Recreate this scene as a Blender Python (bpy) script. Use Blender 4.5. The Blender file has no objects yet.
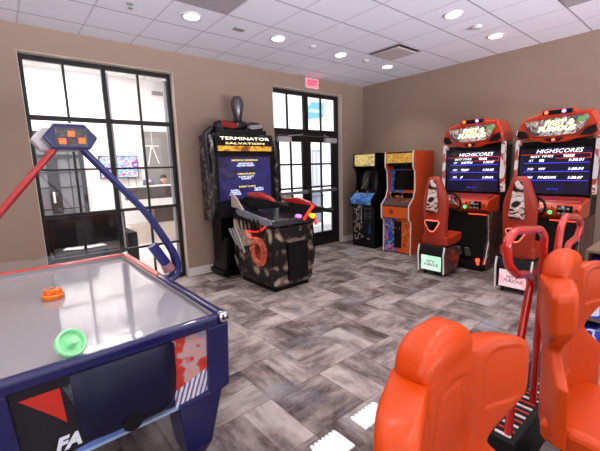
import bpy, bmesh, math, random
from mathutils import Vector, Matrix
random.seed(7)
PI = math.pi
S = bpy.context.scene
COL = S.collection

# ------------------------------------------------------------------ colour / materials
def lin(c):
    if isinstance(c, str):
        c = tuple(int(c[i:i+2], 16)/255 for i in (0, 2, 4))
    return tuple(((v/12.92) if v <= .04045 else ((v+.055)/1.055)**2.4) for v in c)

MATS = {}
def new_mat(name):
    m = bpy.data.materials.new(name); m.use_nodes = True
    nt = m.node_tree
    return m, nt, nt.nodes['Principled BSDF'], nt.links

def M(name, col, rough=.5, metal=0., vary=.06, scale=18., coat=0., emit=0., ecol=None, bump=0., spec=.5):
    if name in MATS: return MATS[name]
    m, nt, b, L = new_mat(name)
    c = lin(col)
    b.inputs['Roughness'].default_value = rough
    b.inputs['Metallic'].default_value = metal
    b.inputs['Specular IOR Level'].default_value = spec
    b.inputs['Coat Weight'].default_value = coat
    if coat: b.inputs['Coat Roughness'].default_value = .08
    tc = nt.nodes.new('ShaderNodeTexCoord'); nz = nt.nodes.new('ShaderNodeTexNoise')
    nz.inputs['Scale'].default_value = scale; nz.inputs['Detail'].default_value = 3
    L.new(tc.outputs['Object'], nz.inputs['Vector'])
    mx = nt.nodes.new('ShaderNodeMix'); mx.data_type = 'RGBA'
    mx.inputs[6].default_value = (*[v*(1-vary) for v in c], 1)
    mx.inputs[7].default_value = (*[min(1, v*(1+vary)) for v in c], 1)
    L.new(nz.outputs['Fac'], mx.inputs[0]); L.new(mx.outputs[2], b.inputs['Base Color'])
    if bump:
        bp = nt.nodes.new('ShaderNodeBump'); bp.inputs['Strength'].default_value = bump; bp.inputs['Distance'].default_value = .003
        L.new(nz.outputs['Fac'], bp.inputs['Height']); L.new(bp.outputs['Normal'], b.inputs['Normal'])
    if emit:
        b.inputs['Emission Color'].default_value = (*lin(ecol or col), 1)
        b.inputs['Emission Strength'].default_value = emit
    MATS[name] = m
    return m

def ART(name, cols, scale=6., rough=.35, emit=0., seed=0., stretch=(1, 1, 1), distort=1.2, interp='CONSTANT', stops=None):
    """printed artwork: blotches of several inks"""
    if name in MATS: return MATS[name]
    m, nt, b, L = new_mat(name)
    tc = nt.nodes.new('ShaderNodeTexCoord'); mp = nt.nodes.new('ShaderNodeMapping')
    mp.inputs['Scale'].default_value = stretch; mp.inputs['Location'].default_value = (seed*3.1, seed*1.7, seed*2.3)
    nz = nt.nodes.new('ShaderNodeTexNoise'); nz.inputs['Scale'].default_value = scale
    nz.inputs['Detail'].default_value = 2.5; nz.inputs['Distortion'].default_value = distort
    rp = nt.nodes.new('ShaderNodeValToRGB'); rp.color_ramp.interpolation = interp
    el = rp.color_ramp.elements
    n = len(cols)
    pos = stops or [.30+.42*i/max(1, n-1) for i in range(n)]
    if interp == 'CONSTANT' and not stops: pos[0] = 0.
    while len(el) < n: el.new(.5)
    for e, p, c in zip(el, pos, cols):
        e.position = p; e.color = (*lin(c), 1)
    L.new(tc.outputs['Object'], mp.inputs['Vector']); L.new(mp.outputs['Vector'], nz.inputs['Vector'])
    L.new(nz.outputs['Fac'], rp.inputs['Fac'])
    if not emit: L.new(rp.outputs['Color'], b.inputs['Base Color'])
    b.inputs['Roughness'].default_value = rough
    if emit:
        L.new(rp.outputs['Color'], b.inputs['Emission Color']); b.inputs['Emission Strength'].default_value = emit
        b.inputs['Base Color'].default_value = (.02, .02, .02, 1)
    MATS[name] = m
    return m

def GLOW(name, col, s):
    return M(name, col, .4, emit=s, vary=0)

def GLASS(name, tint=(1, 1, 1), refl=.07):
    if name in MATS: return MATS[name]
    m = bpy.data.materials.new(name); m.use_nodes = True
    nt = m.node_tree; nt.nodes.clear(); L = nt.links
    o = nt.nodes.new('ShaderNodeOutputMaterial'); t = nt.nodes.new('ShaderNodeBsdfTransparent'); g = nt.nodes.new('ShaderNodeBsdfGlossy')
    t.inputs['Color'].default_value = (*tint, 1); g.inputs['Roughness'].default_value = .01
    mx = nt.nodes.new('ShaderNodeMixShader'); mx.inputs[0].default_value = refl
    L.new(t.outputs[0], mx.inputs[1]); L.new(g.outputs[0], mx.inputs[2]); L.new(mx.outputs[0], o.inputs['Surface'])
    MATS[name] = m
    return m

# ------------------------------------------------------------------ mesh builder
class MB:
    def __init__(s): s.bm = bmesh.new(); s.mi = 0
    def _f(s, vs):
        try:
            f = s.bm.faces.new(vs); f.material_index = s.mi; return f
        except ValueError: return None
    def box(s, x0, x1, y0, y1, z0, z1, mat=None):
        c = [(x0,y0,z0),(x1,y0,z0),(x1,y1,z0),(x0,y1,z0),(x0,y0,z1),(x1,y0,z1),(x1,y1,z1),(x0,y1,z1)]
        v = [s.bm.verts.new(mat @ Vector(p) if mat else p) for p in c]
        for f in ((0,3,2,1),(4,5,6,7),(0,1,5,4),(1,2,6,5),(2,3,7,6),(3,0,4,7)): s._f([v[i] for i in f])
        return s
    def prism(s, pts, a0, a1, axis):
        def P(p, a):
            return {'x': (a, p[0], p[1]), 'y': (p[0], a, p[1]), 'z': (p[0], p[1], a)}[axis]
        A = [s.bm.verts.new(P(p, a0)) for p in pts]; B = [s.bm.verts.new(P(p, a1)) for p in pts]
        s._f(A); s._f(B[::-1]); n = len(pts)
        for i in range(n): s._f([A[i], B[i], B[(i+1) % n], A[(i+1) % n]])
        return s
    def loft(s, rings, cap=True):
        R = [[s.bm.verts.new(p) for p in r] for r in rings]; n = len(R[0])
        for a, b in zip(R, R[1:]):
            for i in range(n): s._f([a[i], a[(i+1) % n], b[(i+1) % n], b[i]])
        if cap: s._f(R[0][::-1]); s._f(R[-1])
        return s
    def cyl(s, p0, p1, r0, r1=None, seg=20):
        r1 = r0 if r1 is None else r1
        p0 = Vector(p0); p1 = Vector(p1); d = (p1-p0).normalized()
        u = d.orthogonal().normalized(); w = d.cross(u)
        ring = lambda p, r: [p + (u*math.cos(2*PI*i/seg) + w*math.sin(2*PI*i/seg))*r for i in range(seg)]
        return s.loft([ring(p0, r0), ring(p1, r1)])
    def tube(s, path, r, seg=10, closed=False):
        P = [Vector(p) for p in path]; n = len(P); rings = []; u = None
        for i in range(n):
            if closed: d = P[(i+1) % n]-P[i-1]
            else: d = P[min(i+1, n-1)]-P[max(i-1, 0)]
            d.normalize()
            if u is None: u = d.orthogonal().normalized()
            u = (u - d*u.dot(d)); u = u.normalized() if u.length > 1e-6 else d.orthogonal().normalized()
            w = d.cross(u); rr = r[i] if isinstance(r, (list, tuple)) else r
            rings.append([P[i]+(u*math.cos(2*PI*k/seg)+w*math.sin(2*PI*k/seg))*rr for k in range(seg)])
        if closed:
            s.loft(rings+[rings[0]], cap=False)
        else: s.loft(rings)
        return s
    def lathe(s, prof, c=(0,0,0), seg=28, mat=None):
        rings = []
        for r, z in prof:
            ring = [Vector((c[0]+max(r,1e-4)*math.cos(2*PI*i/seg), c[1]+max(r,1e-4)*math.sin(2*PI*i/seg), c[2]+z)) for i in range(seg)]
            rings.append([mat @ p for p in ring] if mat else ring)
        return s.loft(rings)
    def ell(s, c, r, seg=20, rings=12):
        return s.lathe_ell(c, r, seg, rings)
    def lathe_ell(s, c, r, seg, n):
        R = []
        for j in range(n+1):
            t = -PI/2+PI*j/n; cr = max(math.cos(t), 1e-3)
            R.append([(c[0]+r[0]*cr*math.cos(2*PI*i/seg), c[1]+r[1]*cr*math.sin(2*PI*i/seg), c[2]+r[2]*math.sin(t)) for i in range(seg)])
        return s.loft(R)
    def m(s, i): s.mi = i; return s

def rounded(path, rad=.05, n=6):
    """round the corners of a polyline"""
    P = [Vector(p) for p in path]; out = [P[0]]
    for a, b, c in zip(P, P[1:], P[2:]):
        da = min(rad, (b-a).length*.48); dc = min(rad, (c-b).length*.48)
        p = b+(a-b).normalized()*da; q = b+(c-b).normalized()*dc
        for i in range(n+1):
            t = i/n; out.append(p*(1-t)**2+b*2*t*(1-t)+q*t*t)
    out.append(P[-1]); return out

def obj(name, mb, mats, parent=None, loc=None, rot=None, smooth=False, bevel=0., seg=2, subd=0):
    me = bpy.data.meshes.new(name)
    bmesh.ops.recalc_face_normals(mb.bm, faces=mb.bm.faces[:])
    mb.bm.to_mesh(me); mb.bm.free()
    for m in (mats if isinstance(mats, (list, tuple)) else [mats]): me.materials.append(m)
    o = bpy.data.objects.new(name, me); COL.objects.link(o)
    if parent: o.parent = parent
    if loc: o.location = loc
    if rot: o.rotation_euler = rot
    if smooth:
        for p in me.polygons: p.use_smooth = True
        me.set_sharp_from_angle(angle=math.radians(40))
    if bevel:
        b = o.modifiers.new('bevel', 'BEVEL'); b.width = bevel; b.segments = seg; b.limit_method = 'ANGLE'; b.angle_limit = math.radians(35)
    if subd:
        b = o.modifiers.new('sub', 'SUBSURF'); b.levels = b.render_levels = subd
    return o

def thing(name, label, cat, loc=(0,0,0), rz=0., group=None):
    o = bpy.data.objects.new(name, None); COL.objects.link(o)
    o.empty_display_size = .1
    o.location = loc; o.rotation_euler = (0, 0, rz); o['label'] = label; o['category'] = cat
    if group: o['group'] = group
    return o
def tag(o, label, cat, group=None):
    o['label'] = label; o['category'] = cat
    if group: o['group'] = group
    return o
def struct(name, mb, mat, parent=None, **k):
    o = obj(name, mb, mat, parent, **k); o['kind'] = 'structure'; return o
def dup(o, parent=None, label=None, loc=None):
    c = o.copy(); COL.objects.link(c)
    if parent: c.parent = parent
    if label: c['label'] = label
    if loc: c.location = loc
    for ch in list(o.children): dup(ch, c)
    return c

def text(name, body, size, mat, parent, loc, rot=(PI/2,0,0), width=None, shear=0., ext=.0015, align='CENTER', bold=0.):
    cu = bpy.data.curves.new(name, 'FONT'); cu.body = body; cu.size = size; cu.extrude = ext
    cu.align_x = align; cu.align_y = 'CENTER'; cu.shear = shear; cu.offset = bold; cu.resolution_u = 2
    t = bpy.data.objects.new(name, cu); COL.objects.link(t)
    dg = bpy.context.evaluated_depsgraph_get(); dg.update()
    me = bpy.data.meshes.new_from_object(t.evaluated_get(dg)); me.name = name
    bpy.data.objects.remove(t); bpy.data.curves.remove(cu)
    if width:
        xs = [v.co.x for v in me.vertices]; k = width/max(1e-6, max(xs)-min(xs))
        for v in me.vertices: v.co.x *= k
    me.materials.clear(); me.materials.append(mat)
    for p in me.polygons: p.material_index = 0
    o = bpy.data.objects.new(name, me); COL.objects.link(o); o.parent = parent
    o.location = loc; o.rotation_euler = rot
    return o

# ------------------------------------------------------------------ surface materials
def carpet():
    m, nt, b, L = new_mat('carpet_tile'); N = nt.nodes.new
    def math_(op, a, bb=None):
        n = N('ShaderNodeMath'); n.operation = op
        for i, v in enumerate((a, bb)):
            if v is None: continue
            if isinstance(v, (int, float)): n.inputs[i].default_value = v
            else: L.new(v, n.inputs[i])
        return n.outputs[0]
    geo = N('ShaderNodeNewGeometry'); sx = N('ShaderNodeSeparateXYZ'); L.new(geo.outputs['Position'], sx.inputs[0])
    T = .47
    px = math_('DIVIDE', math_('SUBTRACT', sx.outputs[0], .83), T); py = math_('DIVIDE', math_('SUBTRACT', sx.outputs[1], .06), T)
    cx = math_('FLOOR', px); cy = math_('FLOOR', py)
    par = math_('MODULO', math_('ABSOLUTE', math_('ADD', cx, cy)), 2.)      # quarter-turn laying
    # half tiles across the run
    fx = math_('FRACT', px); fy = math_('FRACT', py)
    # u along the streaks, v across
    def sel(a, c):
        n = N('ShaderNodeMix'); n.data_type = 'FLOAT'; L.new(par, n.inputs[0]); L.new(a, n.inputs[2]); L.new(c, n.inputs[3]); return n.outputs[0]
    u = sel(px, py); v = sel(py, px); fv = sel(fy, fx)
    half = math_('FLOOR', math_('MULTIPLY', fv, 2.))
    idv = N('ShaderNodeCombineXYZ'); L.new(cx, idv.inputs[0]); L.new(cy, idv.inputs[1]); L.new(math_('MULTIPLY', half, 1.), idv.inputs[2])
    wn = N('ShaderNodeTexWhiteNoise'); wn.noise_dimensions = '3D'; L.new(idv.outputs[0], wn.inputs['Vector'])
    big = N('ShaderNodeCombineXYZ'); L.new(cx, big.inputs[0]); L.new(cy, big.inputs[1]); big.inputs[2].default_value = 5
    wb = N('ShaderNodeTexWhiteNoise'); wb.noise_dimensions = '3D'; L.new(big.outputs[0], wb.inputs['Vector'])
    st = N('ShaderNodeCombineXYZ'); L.new(math_('MULTIPLY', u, 1.1), st.inputs[0]); L.new(math_('MULTIPLY', v, 9.), st.inputs[1]); L.new(math_('MULTIPLY', wn.outputs['Value'], 40.), st.inputs[2])
    n1 = N('ShaderNodeTexNoise'); n1.inputs['Scale'].default_value = 1.; n1.inputs['Detail'].default_value = 5; n1.inputs['Roughness'].default_value = .7; L.new(st.outputs[0], n1.inputs['Vector'])
    bl = N('ShaderNodeCombineXYZ'); L.new(math_('MULTIPLY', u, .9), bl.inputs[0]); L.new(math_('MULTIPLY', v, 1.7), bl.inputs[1]); L.new(math_('MULTIPLY', wb.outputs['Value'], 30.), bl.inputs[2])
    n2 = N('ShaderNodeTexNoise'); n2.inputs['Scale'].default_value = 1.25; n2.inputs['Detail'].default_value = 4; n2.inputs['Roughness'].default_value = .65; L.new(bl.outputs[0], n2.inputs['Vector'])
    fac = math_('ADD', math_('ADD', math_('MULTIPLY', n1.outputs['Fac'], .42), math_('MULTIPLY', n2.outputs['Fac'], 1.2)), math_('MULTIPLY', math_('SUBTRACT', wn.outputs['Value'], .5), .22))
    fac = math_('ADD', fac, -.355)
    rp = N('ShaderNodeValToRGB'); el = rp.color_ramp.elements
    cols = [(.22, '423536'), (.36, '645859'), (.48, '807473'), (.60, '968b89'), (.78, 'a79e9c')]
    while len(el) < len(cols): el.new(.5)
    for e, (p, c) in zip(el, cols): e.position = p; e.color = (*lin(c), 1)
    L.new(fac, rp.inputs['Fac'])
    # bluish wash in places
    n3 = N('ShaderNodeTexNoise'); n3.inputs['Scale'].default_value = 2.3; L.new(geo.outputs['Position'], n3.inputs['Vector'])
    r3 = N('ShaderNodeMapRange'); r3.inputs[1].default_value = .58; r3.inputs[2].default_value = .75; r3.inputs[4].default_value = .45; L.new(n3.outputs['Fac'], r3.inputs[0])
    mx = N('ShaderNodeMix'); mx.data_type = 'RGBA'; L.new(r3.outputs[0], mx.inputs[0]); L.new(rp.outputs[0], mx.inputs[6]); mx.inputs[7].default_value = (*lin('7e8796'), 1)
    # seams
    def edge(f): return math_('LESS_THAN', math_('MINIMUM', f, math_('SUBTRACT', 1., f)), .010)
    seam = math_('MAXIMUM', edge(fx), edge(fy))
    mx2 = N('ShaderNodeMix'); mx2.data_type = 'RGBA'; L.new(math_('MULTIPLY', seam, .35), mx2.inputs[0]); L.new(mx.outputs[2], mx2.inputs[6]); mx2.inputs[7].default_value = (*lin('3a302e'), 1)
    L.new(mx2.outputs[2], b.inputs['Base Color'])
    b.inputs['Roughness'].default_value = .85; b.inputs['Specular IOR Level'].default_value = .25
    bp = N('ShaderNodeBump'); bp.inputs['Strength'].default_value = .25; bp.inputs['Distance'].default_value = .004
    L.new(n1.outputs['Fac'], bp.inputs['Height']); L.new(bp.outputs['Normal'], b.inputs['Normal'])
    return m

def ceiling_mat():
    m, nt, b, L = new_mat('ceiling_tile'); N = nt.nodes.new
    def math_(op, a, bb=None):
        n = N('ShaderNodeMath'); n.operation = op
        for i, v in enumerate((a, bb)):
            if v is None: continue
            if isinstance(v, (int, float)): n.inputs[i].default_value = v
            else: L.new(v, n.inputs[i])
        return n.outputs[0]
    geo = N('ShaderNodeNewGeometry'); sx = N('ShaderNodeSeparateXYZ'); L.new(geo.outputs['Position'], sx.inputs[0])
    T = .592
    fx = math_('FRACT', math_('DIVIDE', math_('SUBTRACT', sx.outputs[0], .96), T))
    fy = math_('FRACT', math_('DIVIDE', math_('SUBTRACT', sx.outputs[1], 1.34), T))
    def edge(f, w): return math_('LESS_THAN', math_('MINIMUM', f, math_('SUBTRACT', 1., f)), w)
    ey = edge(fy, .017); ex = edge(fx, .017)
    nz = N('ShaderNodeTexNoise'); nz.inputs['Scale'].default_value = 260; nz.inputs['Detail'].default_value = 2; L.new(geo.outputs['Position'], nz.inputs['Vector'])
    c0 = N('ShaderNodeMix'); c0.data_type = 'RGBA'; L.new(nz.outputs['Fac'], c0.inputs[0])
    c0.inputs[6].default_value = (*lin('e6e5f2'), 1); c0.inputs[7].default_value = (*lin('f1f0fb'), 1)
    c1 = N('ShaderNodeMix'); c1.data_type = 'RGBA'; L.new(ex, c1.inputs[0]); L.new(c0.outputs[2], c1.inputs[6]); c1.inputs[7].default_value = (*lin('d2cbd8'), 1)
    c2 = N('ShaderNodeMix'); c2.data_type = 'RGBA'; L.new(ey, c2.inputs[0]); L.new(c1.outputs[2], c2.inputs[6]); c2.inputs[7].default_value = (*lin('aba3b3'), 1)
    L.new(c2.outputs[2], b.inputs['Base Color']); b.inputs['Roughness'].default_value = .9
    bp = N('ShaderNodeBump'); bp.inputs['Strength'].default_value = .6; bp.inputs['Distance'].default_value = .006
    L.new(math_('MAXIMUM', ex, ey), bp.inputs['Height']); L.new(bp.outputs['Normal'], b.inputs['Normal'])
    return m

WALL = M('taupe_wall_paint', '9c8474', .75, vary=.04, scale=3, bump=.05)
REVEAL = M('lit_reveal_beige', 'd8c8b8', .7, vary=.03)  # beige made paler to carry the lobby light falling on the reveals
TRIMW = M('white_trim_paint', 'd8d2cf', .45, vary=.02)
BRONZE = M('dark_bronze_frame', '1c181b', .4, .3)
PANE = GLASS('clear_window_glass', (.97, .98, .98), .03)
CHROME = M('chrome', 'd5d5d8', .15, 1.)
SILVER = M('brushed_silver', 'a9a7aa', .35, .8)
BLACK = M('black_laminate', '08070a', .4, spec=.3)
BLACKM = M('black_matte_plastic', '0b0a0d', .6, spec=.25)
BLACKG = M('black_gloss', '08080a', .12)
WHITE = M('white_plastic', 'e8e6e6', .4)
RUBBER = M('rubber', '151515', .8)

# ------------------------------------------------------------------ the room shell
H = 3.32
WY = 5.257       # window wall plane
RX = 6.28        # right wall plane
struct('floor', MB().box(-3.6, RX+.1, -4.1, WY+.2, -.1, 0), carpet())
struct('ceiling', MB().box(-3.6, RX+.1, -4.1, WY+.2, H, H+.1), ceiling_mat())
W1 = (.323, 2.092, 3.04)
D1 = (3.846, 5.602, 3.075)
mb = MB()
T0, T1 = WY, WY+.2
mb.box(-3.6, W1[0], T0, T1, 0, H).box(W1[0], W1[1], T0, T1, W1[2], H).box(W1[1], D1[0], T0, T1, 0, H)
mb.box(D1[0], D1[1], T0, T1, D1[2], H).box(D1[1], RX+.1, T0, T1, 0, H)
struct('wall_back', mb, WALL)
# lightened reveals lining the two openings
mb = MB()
for (a, b, z) in (W1, D1):
    mb.box(a, a+.006, T0-.001, T1, 0, z).box(b-.006, b, T0-.001, T1, 0, z).box(a, b, T0-.001, T1, z-.006, z)
struct('trim_1', mb, REVEAL)
struct('wall_right', MB().box(RX, RX+.15, -4.1, WY, 0, H), WALL)
# left and front walls, behind the camera, each with an opening added to let fill light in
def wall_with_hole(name, axis, p0, p1, a0, a1, h0, h1, z0, z1):
    mb = MB()
    def bx(u0, u1, zz0, zz1):
        if axis == 'y': mb.box(u0, u1, p0, p1, zz0, zz1)
        else: mb.box(p0, p1, u0, u1, zz0, zz1)
    bx(a0, h0, 0, H); bx(h1, a1, 0, H); bx(h0, h1, 0, z0); bx(h0, h1, z1, H)
    struct(name, mb, WALL)
wall_with_hole('wall_front', 'y', -4.1, -4.0, -3.6, RX+.1, -2.6, 5.2, .3, 3.0)
wall_with_hole('wall_left', 'x', -3.6, -3.5, -4.0, WY, -3.0, 1.2, .3, 3.0)
# baseboards
def baseboard(name, segs):
    mb = MB()
    for s in segs: mb.box(*s, 0, .13)
    struct(name, mb, TRIMW, bevel=.006)
baseboard('baseboard_back', [(-3.5, W1[0], WY-.018, WY), (W1[1], D1[0], WY-.018, WY), (D1[1], RX, WY-.018, WY)])
baseboard('baseboard_right', [(RX-.018, RX, -4, WY-.018)])

# window_1 : store-front frame of 4 x 5 panes
FY0, FY1 = 5.36, 5.42
w = bpy.data.objects.new('window_1', None); COL.objects.link(w); w['kind'] = 'structure'; w.location = (1.2, 5.39, 0)
mb = MB()
def fr(mb, x0, x1, z0, z1, ya=FY0, yb=FY1): mb.box(x0-1.2, x1-1.2, ya-5.39, yb-5.39, z0, z1)
fr(mb, .329, .375, 0, 3.03); fr(mb, 2.035, 2.086, 0, 3.03); fr(mb, .375, 2.035, 2.975, 3.03); fr(mb, .375, 2.035, 0, .07)
fr(mb, 1.183, 1.237, .07, 2.975)
for z, h in ((2.325, .06), (1.70, .026), (1.125, .042), (.565, .03)): 
    fr(mb, .375, 1.183, z-h/2, z+h/2, FY0+.008, FY1-.008); fr(mb, 1.237, 2.035, z-h/2, z+h/2, FY0+.008, FY1-.008)
for x in (.768, 1.638):
    zs = [.07, .55, .58, 1.104, 1.146, 1.687, 1.713, 2.295, 2.355, 2.975]
    for a, b in zip(zs[::2], zs[1::2]): fr(mb, x-.014, x+.014, a, b, FY0+.01, FY1-.01)
struct('window_frame', mb, BRONZE, w, bevel=.004)
mb = MB(); fr(mb, .36, 2.05, .05, 2.97, 5.388, 5.392); struct('glass_pane', mb, PANE, w)
mb = MB(); fr(mb, 2.0, 2.034, .07, 2.95, FY1, FY1+.03); fr(mb, 1.248, 1.275, .07, 2.95, FY1, FY1+.03); struct('window_stop', mb, M('pale_grey_stop', 'b9b6bb', .5), w)

# door_1 : double glazed door with transom
d = bpy.data.objects.new('door_1', None); COL.objects.link(d); d['kind'] = 'structure'; d.location = (4.72, 5.39, 0)
def dr(mb, x0, x1, z0, z1, ya=FY0, yb=FY1): mb.box(x0-4.72, x1-4.72, ya-5.39, yb-5.39, z0, z1); return mb
mb = MB(); dr(mb, 3.855, 3.93, 0, 3.06); dr(mb, 5.515, 5.594, 0, 3.06); dr(mb, 3.93, 5.515, 2.99, 3.06)
dr(mb, 3.93, 5.515, 2.25, 2.37); dr(mb, 4.655, 4.765, 2.37, 2.99)
for x in (4.26, 5.12): dr(mb, x-.015, x+.015, 2.37, 2.99, FY0+.01, FY1-.01)
struct('door_frame', mb, BRONZE, d, bevel=.004)
mb = MB(); dr(mb, 3.92, 5.52, 2.36, 3.0, 5.388, 5.392); struct('transom_glass', mb, PANE, d)
for s, (x0, x1) in enumerate(((3.935, 4.705), (4.715, 5.51))):
    mb = MB(); yy = (FY0+.005, FY1-.005)
    st_ = .105
    dr(mb, x0, x0+st_, .01, 2.245, *yy); dr(mb, x1-st_, x1, .01, 2.245, *yy); dr(mb, x0+st_, x1-st_, 2.13, 2.245, *yy); dr(mb, x0+st_, x1-st_, .01, .29, *yy)
    xm = (x0+x1)/2
    for z in (.76, 1.24, 1.70): dr(mb, x0+st_, x1-st_, z-.018, z+.018, yy[0]+.008, yy[1]-.008)
    zz = [.29, .742, .778, 1.222, 1.258, 1.682, 1.718, 2.13]
    for a, b in zip(zz[::2], zz[1::2]): dr(mb, xm-.018, xm+.018, a, b, yy[0]+.008, yy[1]-.008)
    lf = struct('door_leaf', mb, BRONZE, d, bevel=.004)
    mb = MB(); dr(mb, x0+.1, x1-.1, .28, 2.14, 5.388, 5.392); struct('door_glass', mb, PANE, d)
    mb = MB(); dr(mb, x0+.04, x1-.04, 1.13, 1.185, FY0-.07, FY0-.03); dr(mb, x0+.04, x0+.09, 1.12, 1.195, FY0-.05, FY0+.01); dr(mb, x1-.09, x1-.04, 1.12, 1.195, FY0-.05, FY0+.01)
    struct('push_bar', mb, SILVER, d, bevel=.006)
    cx0 = x0+.02 if s == 0 else x1-.34
    mb = MB(); dr(mb, cx0, cx0+.32, 2.12, 2.215, FY0-.07, FY0+.006); struct('door_closer', mb, M('pale_closer_cover', 'b7aeb3', .4), d, bevel=.008)
    mb = MB(); xa = cx0+.25 if s == 0 else cx0+.1
    mb.tube([(xa-4.72, FY0-.04-5.39, 2.23), (xa+(.25 if s == 0 else -.22)-4.72, FY0-.12-5.39, 2.25), (xa+(.4 if s == 0 else -.05)-4.72, FY0-5.39, 2.28)], .012)
    struct('closer_arm', mb, SILVER, d)

# ------------------------------------------------------------------ ceiling fittings
LAMP = GLOW('downlight_lamp', 'fff2e2', 14)
def downlight(x, y, label):
    t = thing('downlight', label, 'ceiling light', (x, y, H), 0, 'recessed downlights in the tile ceiling')
    mb = MB(); mb.lathe([(.105, 0), (.105, -.010), (.085, -.014), (.078, -.004), (.078, 0)]); obj('trim_ring', mb, WHITE, t, smooth=True)
    mb = MB(); mb.lathe([(.0, -.012), (.045, -.011), (.075, -.005), (.077, 0), (0, 0)]); obj('lamp', mb, LAMP, t, smooth=True)
    return t
LX = (1.845, 3.03, 4.215, 5.375); LYY = (2.20, 3.965)
dl_labels = {(0, 1): 'round recessed ceiling downlight nearest above the big gridded window', (1, 1): 'round recessed ceiling downlight over the gun game in the rear row',
             (2, 1): 'round recessed ceiling downlight in front of the double glass door', (3, 1): 'round recessed ceiling downlight in the far corner over the upright cabinets',
             (2, 0): 'round recessed ceiling downlight beside the white smoke detector, on its left', (3, 0): 'round recessed ceiling downlight nearest the top of the right wall'}
first = None
for j, y in enumerate(LYY):
    for i, x in enumerate(LX):
        if (i, j) not in dl_labels: continue
        if first is None: first = downlight(x, y, dl_labels[(i, j)])
        else: dup(first, None, dl_labels[(i, j)], (x, y, H))

def small(name, prof, mat, loc, label, cat):
    mb = MB(); mb.lathe(prof); o = obj(name, mb, mat, None, loc, smooth=True); tag(o, label, cat); return o
SM = M('detector_plastic', 'cfcacd', .5)
small('smoke_detector', [(.06, 0), (.06, -.02), (.045, -.035), (0, -.037)], SM, (4.81, 2.2, H), 'round white smoke detector between the two front downlights', 'detector')
small('smoke_detector', [(.05, 0), (.05, -.015), (.03, -.03), (0, -.031)], SM, (3.61, 3.93, H), 'small round detector on the ceiling just right of the exit sign side downlight', 'detector')
small('smoke_detector', [(.05, 0), (.05, -.015), (.03, -.03), (0, -.031)], SM, (4.78, 3.95, H), 'small round detector on the ceiling between the two farthest downlights', 'detector')
sp_ = small('fire_sprinkler', [(.035, .002), (.03, -.006), (.01, -.01), (.008, -.035), (.025, -.04), (.025, -.044), (0, -.045)], SILVER, (1.233, 4.053, H), 'small metal fire sprinkler head in the ceiling above the window', 'sprinkler')
mb = MB(); mb.box(-.07, .07, -.045, .045, -.012, 0); o = obj('ceiling_sensor', mb, M('sensor_grey', '9a949c', .5), None, (2.455, 3.986, H), bevel=.004); tag(o, 'small rectangular grey sensor on the ceiling between two downlights', 'sensor')
# air vent : square diffuser with a dark slot
t = thing('ceiling_vent', 'square ceiling air vent with dark open slot near the far corner', 'vent', (4.81, 3.405, H))
mb = MB(); mb.box(-.29, .29, -.29, .29, -.012, 0); obj('frame', mb, M('vent_grey', 'b5aaae', .5), t, bevel=.003)
mb = MB(); mb.box(-.27, -.235, -.27, .27, -.016, -.0122).box(-.235, .22, -.27, -.22, -.016, -.0122); obj('slot', mb, BLACK, t)
mb = MB(); mb.box(-.225, .25, -.21, .25, -.03, -.0125); obj('diffuser_plate', mb, M('vent_plate', 'c6bcbe', .5), t, bevel=.01)
# two darker flush panels
PAN = M('grey_access_panel', 'aaa0a8', .6, vary=.03)
for (x, y, lb) in ((1.845, 3.405, 'darker grey flush ceiling panel at the top edge, left of centre'), (4.81, 1.045, 'darker grey flush ceiling panel at the top right by the right wall')):
    mb = MB(); mb.box(-.285, .285, -.285, .285, -.008, 0); o = obj('ceiling_panel', mb, PAN, None, (x, y, H), bevel=.003); tag(o, lb, 'panel')
# exit sign
t = thing('exit_sign', 'lit red exit sign on the wall above the double glass door', 'exit sign', (4.75, WY, 3.20))
mb = MB(); mb.box(-.165, .165, -.05, 0, -.095, .095); obj('housing', mb, M('exit_housing', 'd9c9cb', .4), t, bevel=.008)
mb = MB(); mb.box(-.145, .145, -.056, -.0502, -.08, .08); obj('face', mb, GLOW('exit_face', 'ff8a9a', .55), t)
text('exit_letters', 'EXIT', .13, GLOW('exit_red', 'ff1030', 2.2), t, (0, -.058, 0), width=.24, bold=.004)
# outlet
t = thing('wall_outlet', 'small wall outlet plate low on the wall left of the gun game', 'outlet', (2.60, WY, .44))
mb = MB(); mb.box(-.04, .04, -.008, 0, -.06, .06); obj('cover_plate', mb, M('outlet_plate', 'b9a999', .5), t, bevel=.003)
mb = MB(); mb.box(-.017, .017, -.011, -.0082, .008, .04).box(-.017, .017, -.011, -.0082, -.04, -.008); obj('socket', mb, M('socket_beige', '8f8172', .5), t)

# ------------------------------------------------------------------ lobby beyond the window
LW = M('lobby_white_paint', 'f0eef0', .6, vary=.02)
struct('floor_lobby', MB().box(-3.6, 3.75, 5.457, 10.2, -.1, 0), M('pale_polished_floor', 'ddd6d4', .25, vary=.05, scale=2))
struct('ceiling_lobby', MB().box(-3.6, 3.85, 5.457, 10.2, 4.0, 4.1), LW)
struct('wall_lobby_rear', MB().box(-3.6, 3.85, 10.0, 10.2, 0, 4.0), LW)
struct('wall_lobby_left', MB().box(-3.7, -3.6, 5.457, 10.2, 0, 4.1), LW)
struct('wall_lobby_right', MB().box(3.75, 3.84, 5.457, 10.2, 0, 4.1), LW)
struct('wall_lobby_over', MB().box(-3.6, 3.84, 5.4, 5.457, H+.1, 4.1), LW)
struct('wall_lobby_accent', MB().box(3.0, 3.70, 9.93, 10.0, 0, 2.70), M('warm_grey_accent', '857f7e', .7))
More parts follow.
